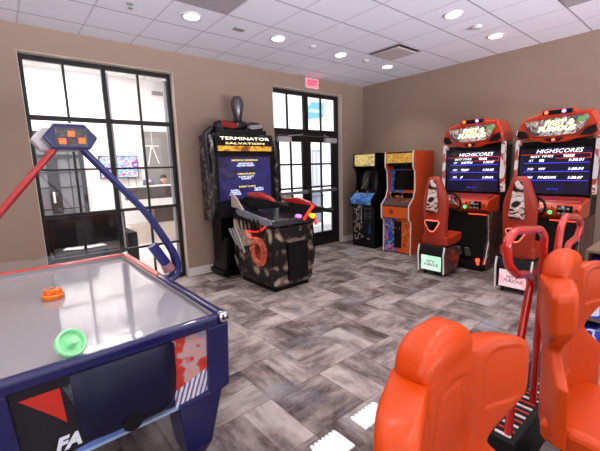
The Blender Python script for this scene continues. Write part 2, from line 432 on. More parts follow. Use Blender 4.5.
# light panels added to brighten the lobby
for k, (x, y) in enumerate(((-.6, 7.4), (1.6, 7.4), (1.6, 9.0), (-.6, 9.0))):
    t = thing('lobby_fill_panel', 'added flat light panel brightening the lobby from its ceiling', 'ceiling light', (x, y, 4.0), 0, 'added lobby fill panels')
    mb = MB(); mb.box(-.62, .62, -.32, .32, -.03, 0); obj('frame', mb, WHITE, t)
    mb = MB(); mb.box(-.6, .6, -.3, .3, -.034, -.0302); obj('diffuser', mb, GLOW('panel_diffuser', 'fffaf5', 32), t)
# gridded inner door
d = bpy.data.objects.new('door_2', None); COL.objects.link(d); d['kind'] = 'structure'; d.location = (.85, 9.95, 0)
GREYF = M('lobby_door_grey', '17161a', .6)
mb = MB()
mb.box(-.62, .75, -.05, .04, 2.5, 2.62); mb.box(-.62, -.54, -.05, .04, 0, 2.5); mb.box(.66, .75, -.05, .04, 0, 2.5); mb.box(.0, .22, -.05, .04, 0, 2.5)
mb.box(-.54, 0, -.04, .03, 0, .3); mb.box(.22, .66, -.04, .03, 0, .3); mb.box(-.54, .66, -.04, .03, 2.02, 2.1)
struct('door_frame', mb, GREYF, d)
mb = MB()
for z in (.85, 1.35, 1.7):
    mb.box(-.54, 0, -.03, .02, z-.012, z+.012); mb.box(.22, .66, -.03, .02, z-.012, z+.012)
mb.box(-.28, -.26, -.03, .02, .3, 2.5); mb.box(.43, .45, -.03, .02, .3, 2.5)
struct('door_muntin', mb, GREYF, d)
mb = MB(); mb.box(-.54, 0, 0, .01, .3, 2.5); mb.box(.22, .66, 0, .01, .3, 2.5); struct('door_glass', mb, M('frosted_door_pane', '6f6d75', .3), d)
mb = MB(); mb.box(.05, .09, -.1, -.051, 1.0, 1.25); struct('door_handle', mb, WHITE, d)
# TV
t = thing('television', 'wall television showing a purple and blue mosaic in the lobby', 'television', (2.37, 9.99, 1.79))
mb = MB(); mb.box(-.45, .45, -.07, 0, -.28, .28); obj('casing', mb, BLACK, t)
mb = MB(); mb.box(-.43, .43, -.076, -.0705, -.26, .26); obj('screen', mb, ART('tv_picture', ['6a2a9a', 'c24ab0', 'e8e0f4', '5f86d8', '86c7e0', 'f2f0f8', 'b05a70'], 5, emit=1.3, stretch=(1, 1, 2), seed=2), t)
t = thing('picture_frame', 'small framed picture hung below the lobby television', 'picture', (2.66, 9.99, 1.38))
mb = MB(); mb.box(-.1, .1, -.02, 0, -.12, .12); obj('frame', mb, M('dull_frame', 'a59a96', .5), t)
mb = MB(); mb.box(-.075, .075, -.024, -.0205, -.095, .095); obj('picture', mb, M('paper_print', 'e0dcd8', .6), t)
# vent on lobby wall
t = thing('wall_vent', 'grey louvred air vent high on the lobby wall', 'vent', (3.52, 9.995, 3.70))
mb = MB(); mb.box(-.16, .16, -.015, 0, -.06, .06); obj('frame', mb, M('vent_frame', 'cfccd0', .5), t)
mb = MB()
for k in range(4): mb.box(-.14, .14, -.024, -.0152, -.045+.024*k, -.032+.024*k)
obj('louvre', mb, M('vent_louvre', '8c8a90', .5), t)
# pendant lamp frame
t = thing('pendant_lamp', 'thin white triangular pendant frame hanging by the grey lobby wall', 'lamp', (2.93, 9.0, 0))
mb = MB(); mb.tube([(-.16, 0, 2.26), (.16, 0, 2.26)], .012); mb.tube([(-.02, 0, 2.26), (-.13, 0, 1.80)], .012); mb.tube([(.0, 0, 2.26), (.13, 0, 1.84)], .012); obj('lamp_frame', mb, WHITE, t)
mb = MB(); mb.tube([(0, 0, 2.26), (0, 0, 4.0)], .004); obj('cord', mb, WHITE, t)
# reception counter
t = thing('reception_counter', 'white and dark wood reception counter in the lobby', 'counter', (2.85, 8.6, 0))
DW = M('dark_walnut', '4a3a37', .4, vary=.2, scale=6)
mb = MB(); mb.box(-.72, .85, .02, .12, 1.02, 1.30); obj('upper_fascia', mb, DW, t)
mb = MB(); mb.box(-.78, .88, -.08, .2, 1.30, 1.335); obj('transaction_top', mb, WHITE, t, bevel=.004)
mb = MB(); mb.box(-.78, .88, -.1, .30, .86, 1.02); obj('slab', mb, WHITE, t, bevel=.004)
mb = MB(); mb.box(-.15, .84, -.02, .28, .45, .86); obj('front_panel', mb, DW, t)
mb = MB(); mb.box(-.7, .84, .0, .28, 0, .45); obj('base', mb, M('beige_stone', 'cfc2b8', .4, vary=.08), t)
t = thing('brochure_box', 'coloured brochures standing on the reception counter', 'brochures', (2.66, 8.66, 1.335))
mb = MB(); mb.box(-.12, .12, -.05, .05, 0, .07); obj('tray', mb, M('brown_tray', '6a5148', .5), t)
mb = MB()
for k in range(4): mb.m(k % 3).box(-.11+.056*k, -.062+.056*k, -.03, .03, .071, .13+.01*(k % 2))
obj('brochure', mb, [M('brochure_blue', '4a6aa8', .5), M('brochure_red', 'a84a4a', .5), M('brochure_pale', 'd8d0c0', .5)], t)
# person behind the counter
SKIN = M('skin', 'c49a86', .55); SHIRT = M('dark_shirt', '2a2830', .8); HAIR = M('dark_hair', '1c1513', .6)
def skin_mesh(verts, edges, radii, name, mat, parent, root=0, subd=2):
    me = bpy.data.meshes.new(name); me.from_pydata(verts, edges, []); me.materials.append(mat)
    o = bpy.data.objects.new(name, me); COL.objects.link(o); o.parent = parent
    o.modifiers.new('skin', 'SKIN')
    sv = me.skin_vertices[0].data
    for i, r in enumerate(radii): sv[i].radius = (r, r) if isinstance(r, float) else r
    sv[root].use_root = True
    s = o.modifiers.new('sub', 'SUBSURF'); s.levels = s.render_levels = subd
    for p in me.polygons: p.use_smooth = True
    dg = bpy.context.evaluated_depsgraph_get(); dg.update()
    m2 = bpy.data.meshes.new_from_object(o.evaluated_get(dg)); m2.name = name
    o.modifiers.clear(); o.data = m2
    for p in m2.polygons: p.use_smooth = True
    return o
pr = thing('person', 'person in a dark shirt seated behind the reception counter', 'person', (3.30, 9.5, .03))
V = [(0,0,.62),(0,0,.80),(0,.01,1.0),(0,.01,1.14),(0,0,1.22),(0,-.01,1.30),
     (-.19,0,1.14),(-.25,-.03,.93),(-.2,-.24,.88),(-.17,-.33,.90), (.19,0,1.14),(.25,-.03,.93),(.2,-.24,.88),(.17,-.33,.90),
     (-.1,-.02,.60),(-.13,-.42,.60),(-.13,-.45,.12),(-.13,-.56,.06),(.1,-.02,.60),(.13,-.42,.60),(.13,-.45,.12),(.13,-.56,.06)]
Eg = [(0,1),(1,2),(2,3),(3,4),(4,5),(3,6),(6,7),(7,8),(8,9),(3,10),(10,11),(11,12),(12,13),(0,14),(14,15),(15,16),(16,17),(0,18),(18,19),(19,20),(20,21)]
Rd = [.15,.14,.16,.13,.05,.05,.06,.048,.038,.03,.06,.048,.038,.03,.085,.065,.045,.035,.085,.065,.045,.035]
Rd[5] = .052
body = skin_mesh(V, Eg, [float(r) for r in Rd], 'body', SKIN, pr)
mb = MB(); mb.lathe_ell((0, -.015, 1.405), (.072, .088, .108), 20, 14); mb.lathe_ell((0, -.105, 1.395), (.013, .02, .02), 8, 6)
mb.lathe_ell((-.074, -.01, 1.40), (.012, .022, .032), 8, 6); mb.lathe_ell((.074, -.01, 1.40), (.012, .022, .032), 8, 6)
obj('head', mb, SKIN, pr, smooth=True)
mb = MB(); mb.lathe_ell((-.028, -.094, 1.415), (.012, .008, .007), 8, 6); mb.lathe_ell((.028, -.094, 1.415), (.012, .008, .007), 8, 6); mb.lathe_ell((0, -.095, 1.35), (.024, .006, .006), 8, 6); obj('face_features', mb, M('face_dark', '5a3030', .5), pr, smooth=True)
mb = MB(); mb.lathe_ell((0, -.004, 1.468), (.081, .101, .066), 20, 12); mb.lathe_ell((0, .04, 1.39), (.075, .065, .10), 16, 10); obj('hair', mb, HAIR, pr, smooth=True)
V2 = [(0,.01,.64),(0,.01,.82),(0,.015,1.0),(0,.015,1.15),(-.19,0,1.14),(-.25,-.03,.95),(.19,0,1.14),(.25,-.03,.95)]
skin_mesh(V2, [(0,1),(1,2),(2,3),(3,4),(4,5),(3,6),(6,7)], [.165,.155,.175,.145,.075,.06,.075,.06], 'shirt', SHIRT, pr)
t = thing('office_chair', 'dark office chair under the person at the counter', 'chair', (3.30, 9.56, 0))
mb = MB(); mb.box(-.22, .22, -.25, .2, .42, .48); obj('seat', mb, BLACKM, t, bevel=.02)
mb = MB(); mb.box(-.2, .2, .26, .31, .55, 1.0); obj('backrest', mb, BLACKM, t, bevel=.02)
mb = MB(); mb.cyl((0,0,.08), (0,0,.42), .03); mb.box(-.02, .02, .2, .3, .44, .6); obj('column', mb, BLACKM, t)
mb = MB()
for k in range(5):
    a = 2*PI*k/5; mb.tube([(0,0,.1), (.27*math.cos(a), .27*math.sin(a), .03)], [.025, .028])
obj('base', mb, BLACKM, t)
# sofa
t = thing('lobby_sofa', 'dark grey sofa seen through the lower panes of the window', 'sofa', (.5, 6.25, 0))
SOFA = M('charcoal_upholstery', '19171b', .9, vary=.12, scale=40)
mb = MB(); mb.box(-1.15, 1.15, .05, .95, .08, .28); obj('base', mb, SOFA, t, bevel=.02)
for k, x in enumerate((-1.0, .0)):
    mb = MB(); mb.box(x+.01, x+.99, .0, .62, .28, .46); obj('seat_cushion', mb, SOFA, t, bevel=.04, seg=3)
mb = MB(); mb.box(-1.15, 1.15, .62, .95, .28, .97); obj('backrest', mb, SOFA, t, bevel=.04, seg=3)
for x in (-1.17, 1.0):
    mb = MB(); mb.box(x, x+.17, .02, .64, .1, .66); obj('arm', mb, SOFA, t, bevel=.03, seg=3)
for x in (-1.1, 1.02):
    for y in (.1, .85):
        mb = MB(); mb.box(x, x+.07, y, y+.07, 0, .08); obj('foot', mb, BLACK, t)
PAPER = M('paper_white', 'ecebee', .6)
for k, (x, y, r, lb) in enumerate(((1.08, 6.60, .2, 'white paper sheet lying flat on the sofa, the right one'), (.79, 6.62, -.4, 'white paper sheet lying on the sofa, the left one'))):
    mb = MB(); mb.box(-.14, .14, -.1, .1, 0, .006); o = obj('paper_sheet', mb, PAPER, None, (x, y, .4605), (0, 0, r)); tag(o, lb, 'paper', 'papers on the lobby sofa')

# ------------------------------------------------------------------ outside the door
struct('ground_outside', MB().box(3.84, 22, 5.457, 20, -.12, -.02), M('pale_concrete', 'c9c5c2', .8, vary=.08, scale=3))
b_ = thing('building_outside', 'white building across the patio seen through the glass door', 'building', (11, 14, -.02))
mb = MB(); mb.box(-5, 9, 0, 4, 0, 7); obj('wall', mb, M('white_stucco', 'e6e4e4', .8, vary=.03), b_)
for k, x in enumerate((-1.05, 1.6, 4.2)):
    mb = MB(); mb.box(x, x+.6, -.04, 0, .6, 2.55); f = obj('window', mb, M('grey_window_frame', '8d8f98', .5), b_)
    mb = MB(); mb.box(x+.05, x+.27, -.05, -.0405, .7, 2.45).box(x+.33, x+.55, -.05, -.0405, .7, 2.45); obj('pane', mb, M('grey_pane', 'aab0bd', .15), f)
t = thing('hanging_sign', 'pale blue sign on the building seen through the door transom', 'sign', (12.8, 13.98, 4.5))
mb = MB(); mb.prism([(-.62, -.45), (.62, -.3), (.62, .42), (-.1, .42), (-.62, 0)], -.08, 0, 'y'); obj('panel', mb, M('sky_blue_sign', '5f9dbd', .5), t)
mb = MB(); mb.box(-.4, .5, -.09, -.081, -.1, .05); obj('stripe', mb, M('pale_sign_stripe', 'a8cfe0', .5), t)
t = thing('wooden_planter', 'brown patio planter with low shrub outside the left door leaf', 'planter', (7.1, 9.2, -.02))
mb = MB(); mb.box(-.55, .45, -.3, .3, 0, .62); obj('box', mb, M('brown_wood', '6d544b', .7, vary=.2, scale=8), t)
mb = MB()
for k in range(40):
    a = random.random()*6.28; r = random.random()*.28
    mb.lathe_ell((-.05+r*1.4*math.cos(a), r*math.sin(a)*.8, .66+random.random()*.14), (.07, .06, .06), 8, 5)
obj('shrub', mb, M('muted_leaf', '6d6a58', .8, vary=.3, scale=30), t)
t = thing('trash_bin', 'grey blue bin standing on the patio beyond the door gap', 'bin', (7.3, 8.0, -.02))
mb = MB(); mb.lathe([(.2, 0), (.24, .02), (.26, .78), (.0, .78)]); obj('barrel', mb, M('bin_blue_grey', '71798c', .5), t, smooth=True)
mb = MB(); mb.lathe([(.27, .78), (.27, .83), (.15, .92), (0, .93)]); obj('lid', mb, M('bin_lid', '5b6172', .5), t, smooth=True)

# ------------------------------------------------------------------ air hockey table
NAVY = M('navy_gloss', '131349', .28, vary=.05, coat=.25)
REDP = M('red_rail_gloss', 'b23428', .3, vary=.05, coat=.4)
NAVYD = M('dark_navy_panel', '14143a', .35, vary=.05, coat=.2)
t = thing('air_hockey_table', 'navy and red air hockey table with overhead scoreboard in the left foreground', 'air hockey table', (.34, 2.77, 0))
hx, hy = .555, 1.05
ah = t
mb = MB()
mb.prism([(-hx+.05, .40), (hx-.05, .40), (hx-.02, .78), (-hx+.02, .78)], -hy+.045, hy-.02, 'y'); obj('cabinet', mb, NAVYD, t, bevel=.01)
PLAY = M('glossy_grey_playfield', '8f8d94', .07, vary=.02, coat=.6)
mb = MB(); mb.box(-hx+.05, hx-.05, -hy+.04, hy-.04, .772, .805); obj('play_surface', mb, PLAY, t)
def rail_half(sg):
    mb = MB(); zt, zb = .85, .782
    def bar(x0, x1, y0, y1): mb.box(x0, x1, min(y0, y1), max(y0, y1), zb, zt)
    bar(-hx, -hx+.058, 0, sg*hy); bar(hx-.058, hx, 0, sg*hy); bar(-hx+.058, hx-.058, sg*(hy-.058), sg*hy)
    return mb
obj('rail', rail_half(-1), NAVY, t, bevel=.02, seg=4)['label'] = 'navy blue half of the table rail'
obj('rail', rail_half(1), REDP, t, bevel=.022, seg=4)['label'] = 'red half of the table rail'
mb = MB(); zt = .822
mb.box(hx-.064, hx-.056, -hy+.06, hy-.06, .8055, .832).box(-hx+.056, -hx+.064, -hy+.06, hy-.06, .8055, .832).box(-hx+.06, hx-.06, -hy+.056, -hy+.064, .8055, .832).box(-hx+.06, hx-.06, hy-.064, hy-.056, .8055, .832)
obj('inner_edge', mb, SILVER, t)
for sx_ in (-1, 1):
    for sy_ in (-1, 1):
        mb = MB(); x = sx_*hx; y = sy_*hy
        xs = sorted((x+sx_*.006, x-sx_*.058)); ys = sorted((y+sy_*.006, y-sy_*.058))
        mb.box(xs[0], xs[1], ys[0], ys[1], .79, .857)
        obj('corner_cap', mb, CHROME, t, bevel=.025, seg=3)
        # tapered leg
        mb = MB()
        def sq(cx, cy, hx_, hy_, z): return [(cx-hx_, cy-hy_, z), (cx+hx_, cy-hy_, z), (cx+hx_, cy+hy_, z), (cx-hx_, cy+hy_, z)]
        mb.loft([sq(x-sx_*.225, y-sy_*.15, .055, .09, .03), sq(x-sx_*.215, y-sy_*.14, .075, .11, .10), sq(x-sx_*.195, y-sy_*.125, .125, .12, .405), sq(x-sx_*.085, y-sy_*.105, .064, .1, .42), sq(x-sx_*.067, y-sy_*.085, .062, .08, .79)])
        lg = obj('leg', mb, NAVY, t, bevel=.012)
        mb = MB(); mb.cyl((x-sx_*.225, y-sy_*.15, 0), (x-sx_*.225, y-sy_*.15, .032), .045, .035); obj('foot', mb, CHROME, lg, smooth=True)
# end panel with printed graphic (near end)
def endpanel_mat():
    m, nt, b, L = new_mat('table_end_print'); N = nt.nodes.new
    tc = N('ShaderNodeTexCoord'); sx = N('ShaderNodeSeparateXYZ'); L.new(tc.outputs['Object'], sx.inputs[0])
    nz = N('ShaderNodeTexNoise'); nz.inputs['Scale'].default_value = 9; nz.inputs['Detail'].default_value = 2; L.new(tc.outputs['Object'], nz.inputs['Vector'])
    rp = N('ShaderNodeValToRGB'); rp.color_ramp.interpolation = 'LINEAR'; el = rp.color_ramp.elements
    for i in range(3): el.new(.5)
    for e, (p, c) in zip(el, ((.3, 'b02c20'), (.45, 'c23a2a'), (.5, 'a99aa0'), (.6, 'c98a80'), (.7, '8494a8'))): e.position = p; e.color = (*lin(c), 1)
    L.new(nz.outputs['Fac'], rp.inputs['Fac'])
    wv = N('ShaderNodeTexWave'); wv.wave_type = 'BANDS'; wv.bands_direction = 'X'; wv.inputs['Scale'].default_value = 12; wv.inputs['Distortion'].default_value = 1.; wv.inputs['Detail Scale'].default_value = 3
    mp = N('ShaderNodeMapping'); mp.inputs['Rotation'].default_value = (0, -.35, 0); L.new(tc.outputs['Object'], mp.inputs[0]); L.new(mp.outputs[0], wv.inputs['Vector'])
    r2 = N('ShaderNodeValToRGB'); e2 = r2.color_ramp.elements; e2.new(.5); e2.new(.6)
    for e, (p, c) in zip(e2, ((.2, 'd8d8e2'), (.5, 'c4b8c6'), (.72, '8d5a6a'), (.9, '4a5a90'))): e.position = p; e.color = (*lin(c), 1)
    L.new(wv.outputs['Fac'], r2.inputs['Fac'])
    gt = N('ShaderNodeMath'); gt.operation = 'GREATER_THAN'; gt.inputs[1].default_value = .02
    ad = N('ShaderNodeMath'); ad.operation = 'MULTIPLY_ADD'; ad.inputs[1].default_value = -.35; L.new(sx.outputs[0], ad.inputs[0]); L.new(sx.outputs[2], ad.inputs[2])
    a2 = N('ShaderNodeMath'); a2.operation = 'ADD'; a2.inputs[1].default_value = .08; L.new(ad.outputs[0], a2.inputs[0]); L.new(a2.outputs[0], gt.inputs[0])
    mx = N('ShaderNodeMix'); mx.data_type = 'RGBA'; L.new(gt.outputs[0], mx.inputs[0]); L.new(r2.outputs[0], mx.inputs[6]); L.new(rp.outputs[0], mx.inputs[7])
    L.new(mx.outputs[2], b.inputs['Base Color']); b.inputs['Roughness'].default_value = .3
    return m
EP = endpanel_mat()
for sg in (-1, 1):
    y0, y1 = sorted((sg*(hy-.045), sg*(hy-.03)))
    mb = MB(); mb.box(-.21, .195, y0, y1, -.195, .197)
    ep = obj('end_panel', mb, M('end_panel_dark', '17151c', .3), t, (-.225, 0, .585))
    mb = MB(); mb.box(-.1, .105, y0, y1, -.195, .197); obj('end_panel', mb, EP, t, (.325, 0, .585))['label'] = 'end panel with red, white and blue streaks'
    if sg == -1:
        mb = MB(); mb.prism([(-.17, .15), (-.03, .15), (-.02, -.02), (-.06, .03)], y0-.002, y0-.0004, 'y'); obj('red_patch', mb, M('print_red', 'b5281c', .35), ep)
        mb = MB(); mb.prism([(-.02, .15), (.1, .15), (.1, .05), (.02, .02)], y0-.002, y0-.0004, 'y'); obj('grey_patch', mb, ART('print_grey', ['24252c', '4a4d58', '15161b', '6d7480'], 30, seed=4), ep)
        text('panel_lettering', 'FA', .085, M('print_white', 'd8dbe6', .4), ep, (-.03, y0-.001, -.115), shear=.3, bold=.004)
        mb = MB(); mb.prism([(-.08, -.195), (.195, -.195), (.195, -.145), (0, -.165)], y0-.002, y0-.0004, 'y'); obj('blue_patch', mb, M('print_blue', '5a76b8', .35), ep)
    mb = MB(); mb.box(-.42, .40, y0-.004 if sg < 0 else y0, y1 if sg < 0 else y1+.004, .385, .40); obj('trim_strip', mb, M('pale_blue_trim', '8fa6c8', .3), t)
    # bulging goal hood
    mb = MB(); yo = sg*(hy-.05)
    rings = []
    for zz, dp, wd in ((.79, .03, .228), (.76, .06, .230), (.60, .085, .226), (.50, .085, .215), (.455, .07, .205), (.43, .03, .20)):
        r = []
        for k in range(13):
            a = k/12; xx = -wd+2*wd*a; bl_ = (1-abs(2*a-1)**6)
            r.append((xx+.015, yo+sg*dp*(.35+.65*bl_), zz))
        r += [(wd+.015, yo, zz), (-wd+.015, yo, zz)]
        rings.append(r)
    mb.loft(rings); gh = obj('goal_hood', mb, M('hood_navy', '09092a', .42, coat=.0, spec=.3) if sg < 0 else REDP, t, smooth=True)
    mb = MB(); mb.cyl((.0, yo+sg*.06, .475), (.0, yo+sg*.088, .475), .045, .045); obj('puck_slot', mb, BLACK, gh, smooth=True)
# acrylic guard on the far end
mb = MB(); mb.box(-hx+.01, hx-.01, hy-.03, hy-.024, .851, .93); obj('clear_guard', mb, GLASS('acrylic', (.95, .95, .97), .06), t)
# gantry
def arm(sx_, mat):
    for k, dy in enumerate((-.05, .05)):
        P = [(sx_*.08+.03, dy*.6, 1.80), (sx_*.46+.02, dy*.7, 1.33), (sx_*.585, dy, 1.13), (sx_*.66, dy, .98), (sx_*.665, dy, .84), (sx_*.60, dy, .79), (sx_*.54, dy, .79)]
        mb = MB(); mb.tube(rounded(P, .09), .019); obj('arm', mb, mat, t, smooth=True)
BLUETUBE = M('blue_tube', '1d2468', .25, coat=.3)
arm(1, BLUETUBE); arm(-1, M('red_tube', 'a81e22', .25, coat=.3))
mb = MB(); mb.cyl((.485, -.02, 1.09), (.575, -.02, .93), .038, .038); bc = obj('brace', mb, BLUETUBE, t, smooth=True)
mb = MB(); mb.cyl((.575, -.02, .93), (.60, -.02, .87), .042, .046); obj('brace_cuff', mb, M('cuff_pink', '9a6a72', .4), bc, smooth=True)
# scoreboard box : hexagonal
def hexa(k, x0=.04):
    return [(x0-.15*k, 0), (x0-.085*k, .078*k), (x0+.085*k, .078*k), (x0+.15*k, 0), (x0+.10*k, -.075*k), (x0-.10*k, -.075*k)]
sb_z = 1.87
mb = MB(); mb.prism([(x, z+sb_z) for x, z in hexa(1)], -.10, .08, 'y'); sb = obj('scoreboard', mb, NAVY, t, bevel=.012, seg=3)
mb = MB(); mb.prism([(x, z+sb_z) for x, z in hexa(.98, -.01)], .085, .24, 'y'); obj('scoreboard_back', mb, M('pale_casing', 'bcb6b8', .4), t, bevel=.012, seg=3)
mb = MB(); mb.box(-.045, .125, -.098, .08, sb_z+.0785, sb_z+.086); obj('top_cap', mb, M('pale_casing', 'bcb6b8', .4), sb, bevel=.002)
mb = MB(); mb.box(-.045, .125, -.106, -.1003, sb_z-.052, sb_z+.055); obj('display_panel', mb, ART('score_panel', ['2a2030', '5a3a48', '8a7f92', '35405a', '6a707f'], 16, emit=.25, seed=1), sb)
SEG = GLOW('orange_segments', 'ff4a10', 2.2)
for (x, z) in ((-.01, -.025), (.04, .02), (.095, -.02)):
    mb = MB(); mb.box(x-.018, x+.018, -.110, -.1064, sb_z+z-.016, sb_z+z+.016); obj('score_digit', mb, SEG, sb)
# mallets
def mallet_mesh(tall=.05):
    mb = MB(); mb.lathe([(.0, 0), (.062, 0), (.066, .006), (.066, .030), (.060, .036), (.053, .032), (.048, .014), (.024, .012), (.021, tall), (.015, tall+.012), (0, tall+.013)], seg=36); return mb
o = obj('air_hockey_mallet', mallet_mesh(.052), M('mint_plastic', '9be6ac', .35, coat=.2), None, (.150, 1.87, .866), (math.radians(58), math.radians(12), math.radians(18)), smooth=True)
tag(o, 'mint green mallet tipped on edge on the air hockey table', 'mallet')
mb = mallet_mesh(.045)
for k in range(5):
    a = 2*PI*k/5+.3; mb.box(.040*math.cos(a)-.012, .040*math.cos(a)+.012, .040*math.sin(a)-.012, .040*math.sin(a)+.012, +.02, .066)
o = obj('air_hockey_mallet', mb, M('orange_plastic', 'f07a18', .35, coat=.2), None, (.182, 2.88, .8055), smooth=True); tag(o, 'orange mallet standing on the middle of the air hockey table', 'mallet')

# ------------------------------------------------------------------ gun game cabinet
t = thing('shooting_arcade_machine', 'black gun shooting arcade machine with large screen against the back wall', 'arcade machine', (2.93, 4.2, 0)); gun = t
Y0 = .56   # screen front plane  (world 4.76)
mb = MB(); mb.box(-.53, .53, Y0+.03, Y0+.44, .93, 2.17); obj('display_cabinet', mb, BLACK, t, bevel=.015)
mb = MB(); mb.box(-.53, .53, Y0, Y0+.03, 1.83, 1.90).box(-.53, .53, Y0, Y0+.03, .93, 1.19).box(-.53, -.47, Y0, Y0+.03, 1.19, 1.83).box(.46, .53, Y0, Y0+.03, 1.19, 1.83); obj('screen_bezel', mb, BLACKM, t, bevel=.005)
mb = MB(); mb.box(-.47, .46, Y0+.012, Y0+.028, 1.19, 1.83)
sc = obj('screen', mb, ART('violet_screen', ['07071c', '141040', '1e1a66', '2b2a80', '120d38', '3a2a6a'], 2.6, .1, emit=.6, seed=5, interp='LINEAR'), t)
YEL = GLOW('screen_yellow', 'd8c060', .9); PALE = GLOW('screen_pale', 'c8d4f4', 1.0)
for (z, b_, wd, mt, x) in ((1.775, 'MISSION BRIEFING', .46, YEL, -.01), (1.725, 'RESISTANCE', .26, PALE, 0), (1.695, 'SQUAD READY', .32, PALE, 0),
                        (1.57, 'CAMPAIGN MODE', .32, YEL, 0), (1.525, 'PLAYER SELECT', .27, PALE, 0), (1.495, 'START', .18, PALE, 0),
                        (1.375, 'INSERT COINS', .30, YEL, .01), (1.325, 'PLAYER 1', .14, PALE, -.21), (1.295, 'CREDITS', .17, PALE, -.21), (1.265, 'CONTINUE', .2, PALE, -.21),
                        (1.34, 'PLAYER 2', .16, PALE, .22), (1.31, 'CREDITS', .17, PALE, .22)):
    text('screen_text', b_, .034, mt, sc, (x, Y0+.0105, z), width=wd, ext=.0005, bold=.001)
mb = MB(); mb.box(-.50, .50, Y0-.02, Y0+.03, 1.90, 2.13)
mq = obj('marquee', mb, BLACKG, t, bevel=.004)
mb = MB(); mb.box(-.47, .47, Y0-.024, Y0-.0205, 1.912, 1.985)
obj('marquee_picture', mb, ART('fire_art', ['3a1a05', 'b05a08', 'f0a010', 'ffd040', 'e07a08', '6a2a05'], 7, emit=.8, seed=3, stretch=(1, 1, 1.5), interp='LINEAR'), mq)
text('marquee_title', 'TERMINATOR', .062, GLOW('title_white', 'fff4e0', 1.4), mq, (0, Y0-.022, 2.092), width=.86)
text('marquee_title', 'SALVATION', .042, GLOW('title_gold', 'ffe2a0', 1.2), mq, (0, Y0-.022, 2.022), width=.68)
for sx_ in (-1, 1):
    mb = MB(); x0, x1 = sorted((sx_*.53, sx_*.575))
    mb.prism([(Y0+.02, 1.0), (Y0-.03, 1.15), (Y0-.05, 1.6), (Y0-.03, 1.95), (Y0+.05, 2.15), (Y0+.38, 2.15), (Y0+.38, .88), (Y0+.12, .88)], x0, x1, 'x')
    obj('side_panel', mb, ART('grim_side_art', ['060507', '0d0c10', '1c1c22', '6a605e', 'a0928a'], 8., .4, seed=6, interp='LINEAR', stops=[0., .44, .52, .60, .70]), t, bevel=.006)
# topper : plain stand-in, mechanical housings and a smooth metal finial
GM = M('gunmetal', '35323a', .38, .85, vary=.25, scale=25)
tp = obj('topper', MB().box(-.44, .44, Y0+.05, Y0+.33, 2.17, 2.235), BLACKM, t, bevel=.01)
mb = MB()
for sx_ in (-1, 1):
    mb.lathe_ell((sx_*.31, Y0+.17, 2.27), (.13, .12, .10), 20, 10)
    mb.tube([(sx_*.12, Y0+.16, 2.30), (sx_*.22, Y0+.14, 2.33), (sx_*.36, Y0+.14, 2.32)], [.035, .04, .03])
    mb.tube([(sx_*.06, Y0+.2, 2.24), (sx_*.05, Y0+.18, 2.42)], .022)
mb.lathe_ell((0, Y0+.18, 2.30), (.16, .11, .09), 20, 10)
obj('shoulder_housing', mb, GM, tp, smooth=True)
mb = MB(); mb.prism([(-.36, 2.27), (-.16, 2.24), (-.06, 2.27), (-.15, 2.33), (-.36, 2.35)], Y0+.035, Y0+.06, 'y'); obj('red_plate', mb, M('dark_red_metal', '8a2420', .35, .5), tp, bevel=.006)
mb = MB(); mb.prism([(.36, 2.27), (.16, 2.24), (.08, 2.27), (.15, 2.31), (.36, 2.33)], Y0+.035, Y0+.06, 'y'); obj('grey_plate', mb, SILVER, tp, bevel=.006)
mb = MB(); mb.lathe([(.03, 2.36), (.05, 2.40), (.068, 2.44), (.085, 2.52), (.098, 2.60), (.088, 2.68), (.055, 2.735), (0, 2.75)], (.0, Y0+.17, 0), seg=32); obj('finial', mb, M('tarnished_chrome', '6d6a72', .3, .9, vary=.35, scale=22), tp, smooth=True)
for sx_ in (-1,):
    mb = MB(); mb.tube([(sx_*.46, Y0+.17, 2.24), (sx_*.58, Y0+.12, 2.15), (sx_*.60, Y0+.08, 1.95), (sx_*.585, Y0+.06, 1.6)], [.05, .055, .04, .028], seg=12); obj('side_strut', mb, GM, tp, smooth=True)
# stand
mb = MB(); mb.box(-.44, .44, Y0+.12, Y0+.40, .16, .93); obj('stand_column', mb, BLACK, t, bevel=.01)
for sx_ in (-1, 1):
    mb = MB(); x0, x1 = sorted((sx_*.46, sx_*.40))
    mb.prism([(Y0+.42, .03), (Y0+.42, .15), (Y0+.2, .36), (Y0+.02, .62), (Y0-.1, .62), (Y0-.05, .3), (Y0+.02, .03)], x0, x1, 'x'); obj('stand_leg', mb, BLACK, t, bevel=.006)
    for y in (Y0+.05, Y0+.36):
        mb = MB(); mb.cyl((sx_*.42-.012, y, .02), (sx_*.42+.012, y, .02), .02); obj('caster', mb, RUBBER, t, smooth=True)
mb = MB(); mb.box(-.50, .50, Y0+.0, Y0+.44, .035, .11); obj('foot_rail', mb, BLACK, t, bevel=.01)
# pedestal
PA = ART('dark_battle_art', ['050406', '0a080a', '1c1413', '7a665a', 'b8a494'], 6.5, .35, seed=8, distort=.3, interp='LINEAR', stops=[0., .44, .52, .60, .70])
mb = MB()
def rr_(z, x, yf, yb): return [(-x, yf, z), (x, yf, z), (x, yb, z), (-x, yb, z)]
mb.loft([rr_(.05, .30, -.50, .36), rr_(.10, .325, -.54, .42), rr_(.35, .36, -.55, .46), (rr_(.62, .35, -.55, .44)), rr_(.86, .34, -.56, .40), rr_(.93, .34, -.5, .40)])
ped = obj('pedestal', mb, PA, t, bevel=.02, seg=3)
mb = MB(); mb.box(-.12, .22, -.585, -.545, .14, .66); obj('coin_door', mb, BLACK, ped, bevel=.008)
mb = MB(); mb.box(-.30, .30, -.48, .33, 0, .05); obj('plinth', mb, BLACKM, ped)
mb = MB(); mb.box(-.345, .345, -.30, .56, .06, .50, ); 
mb.bm.free()
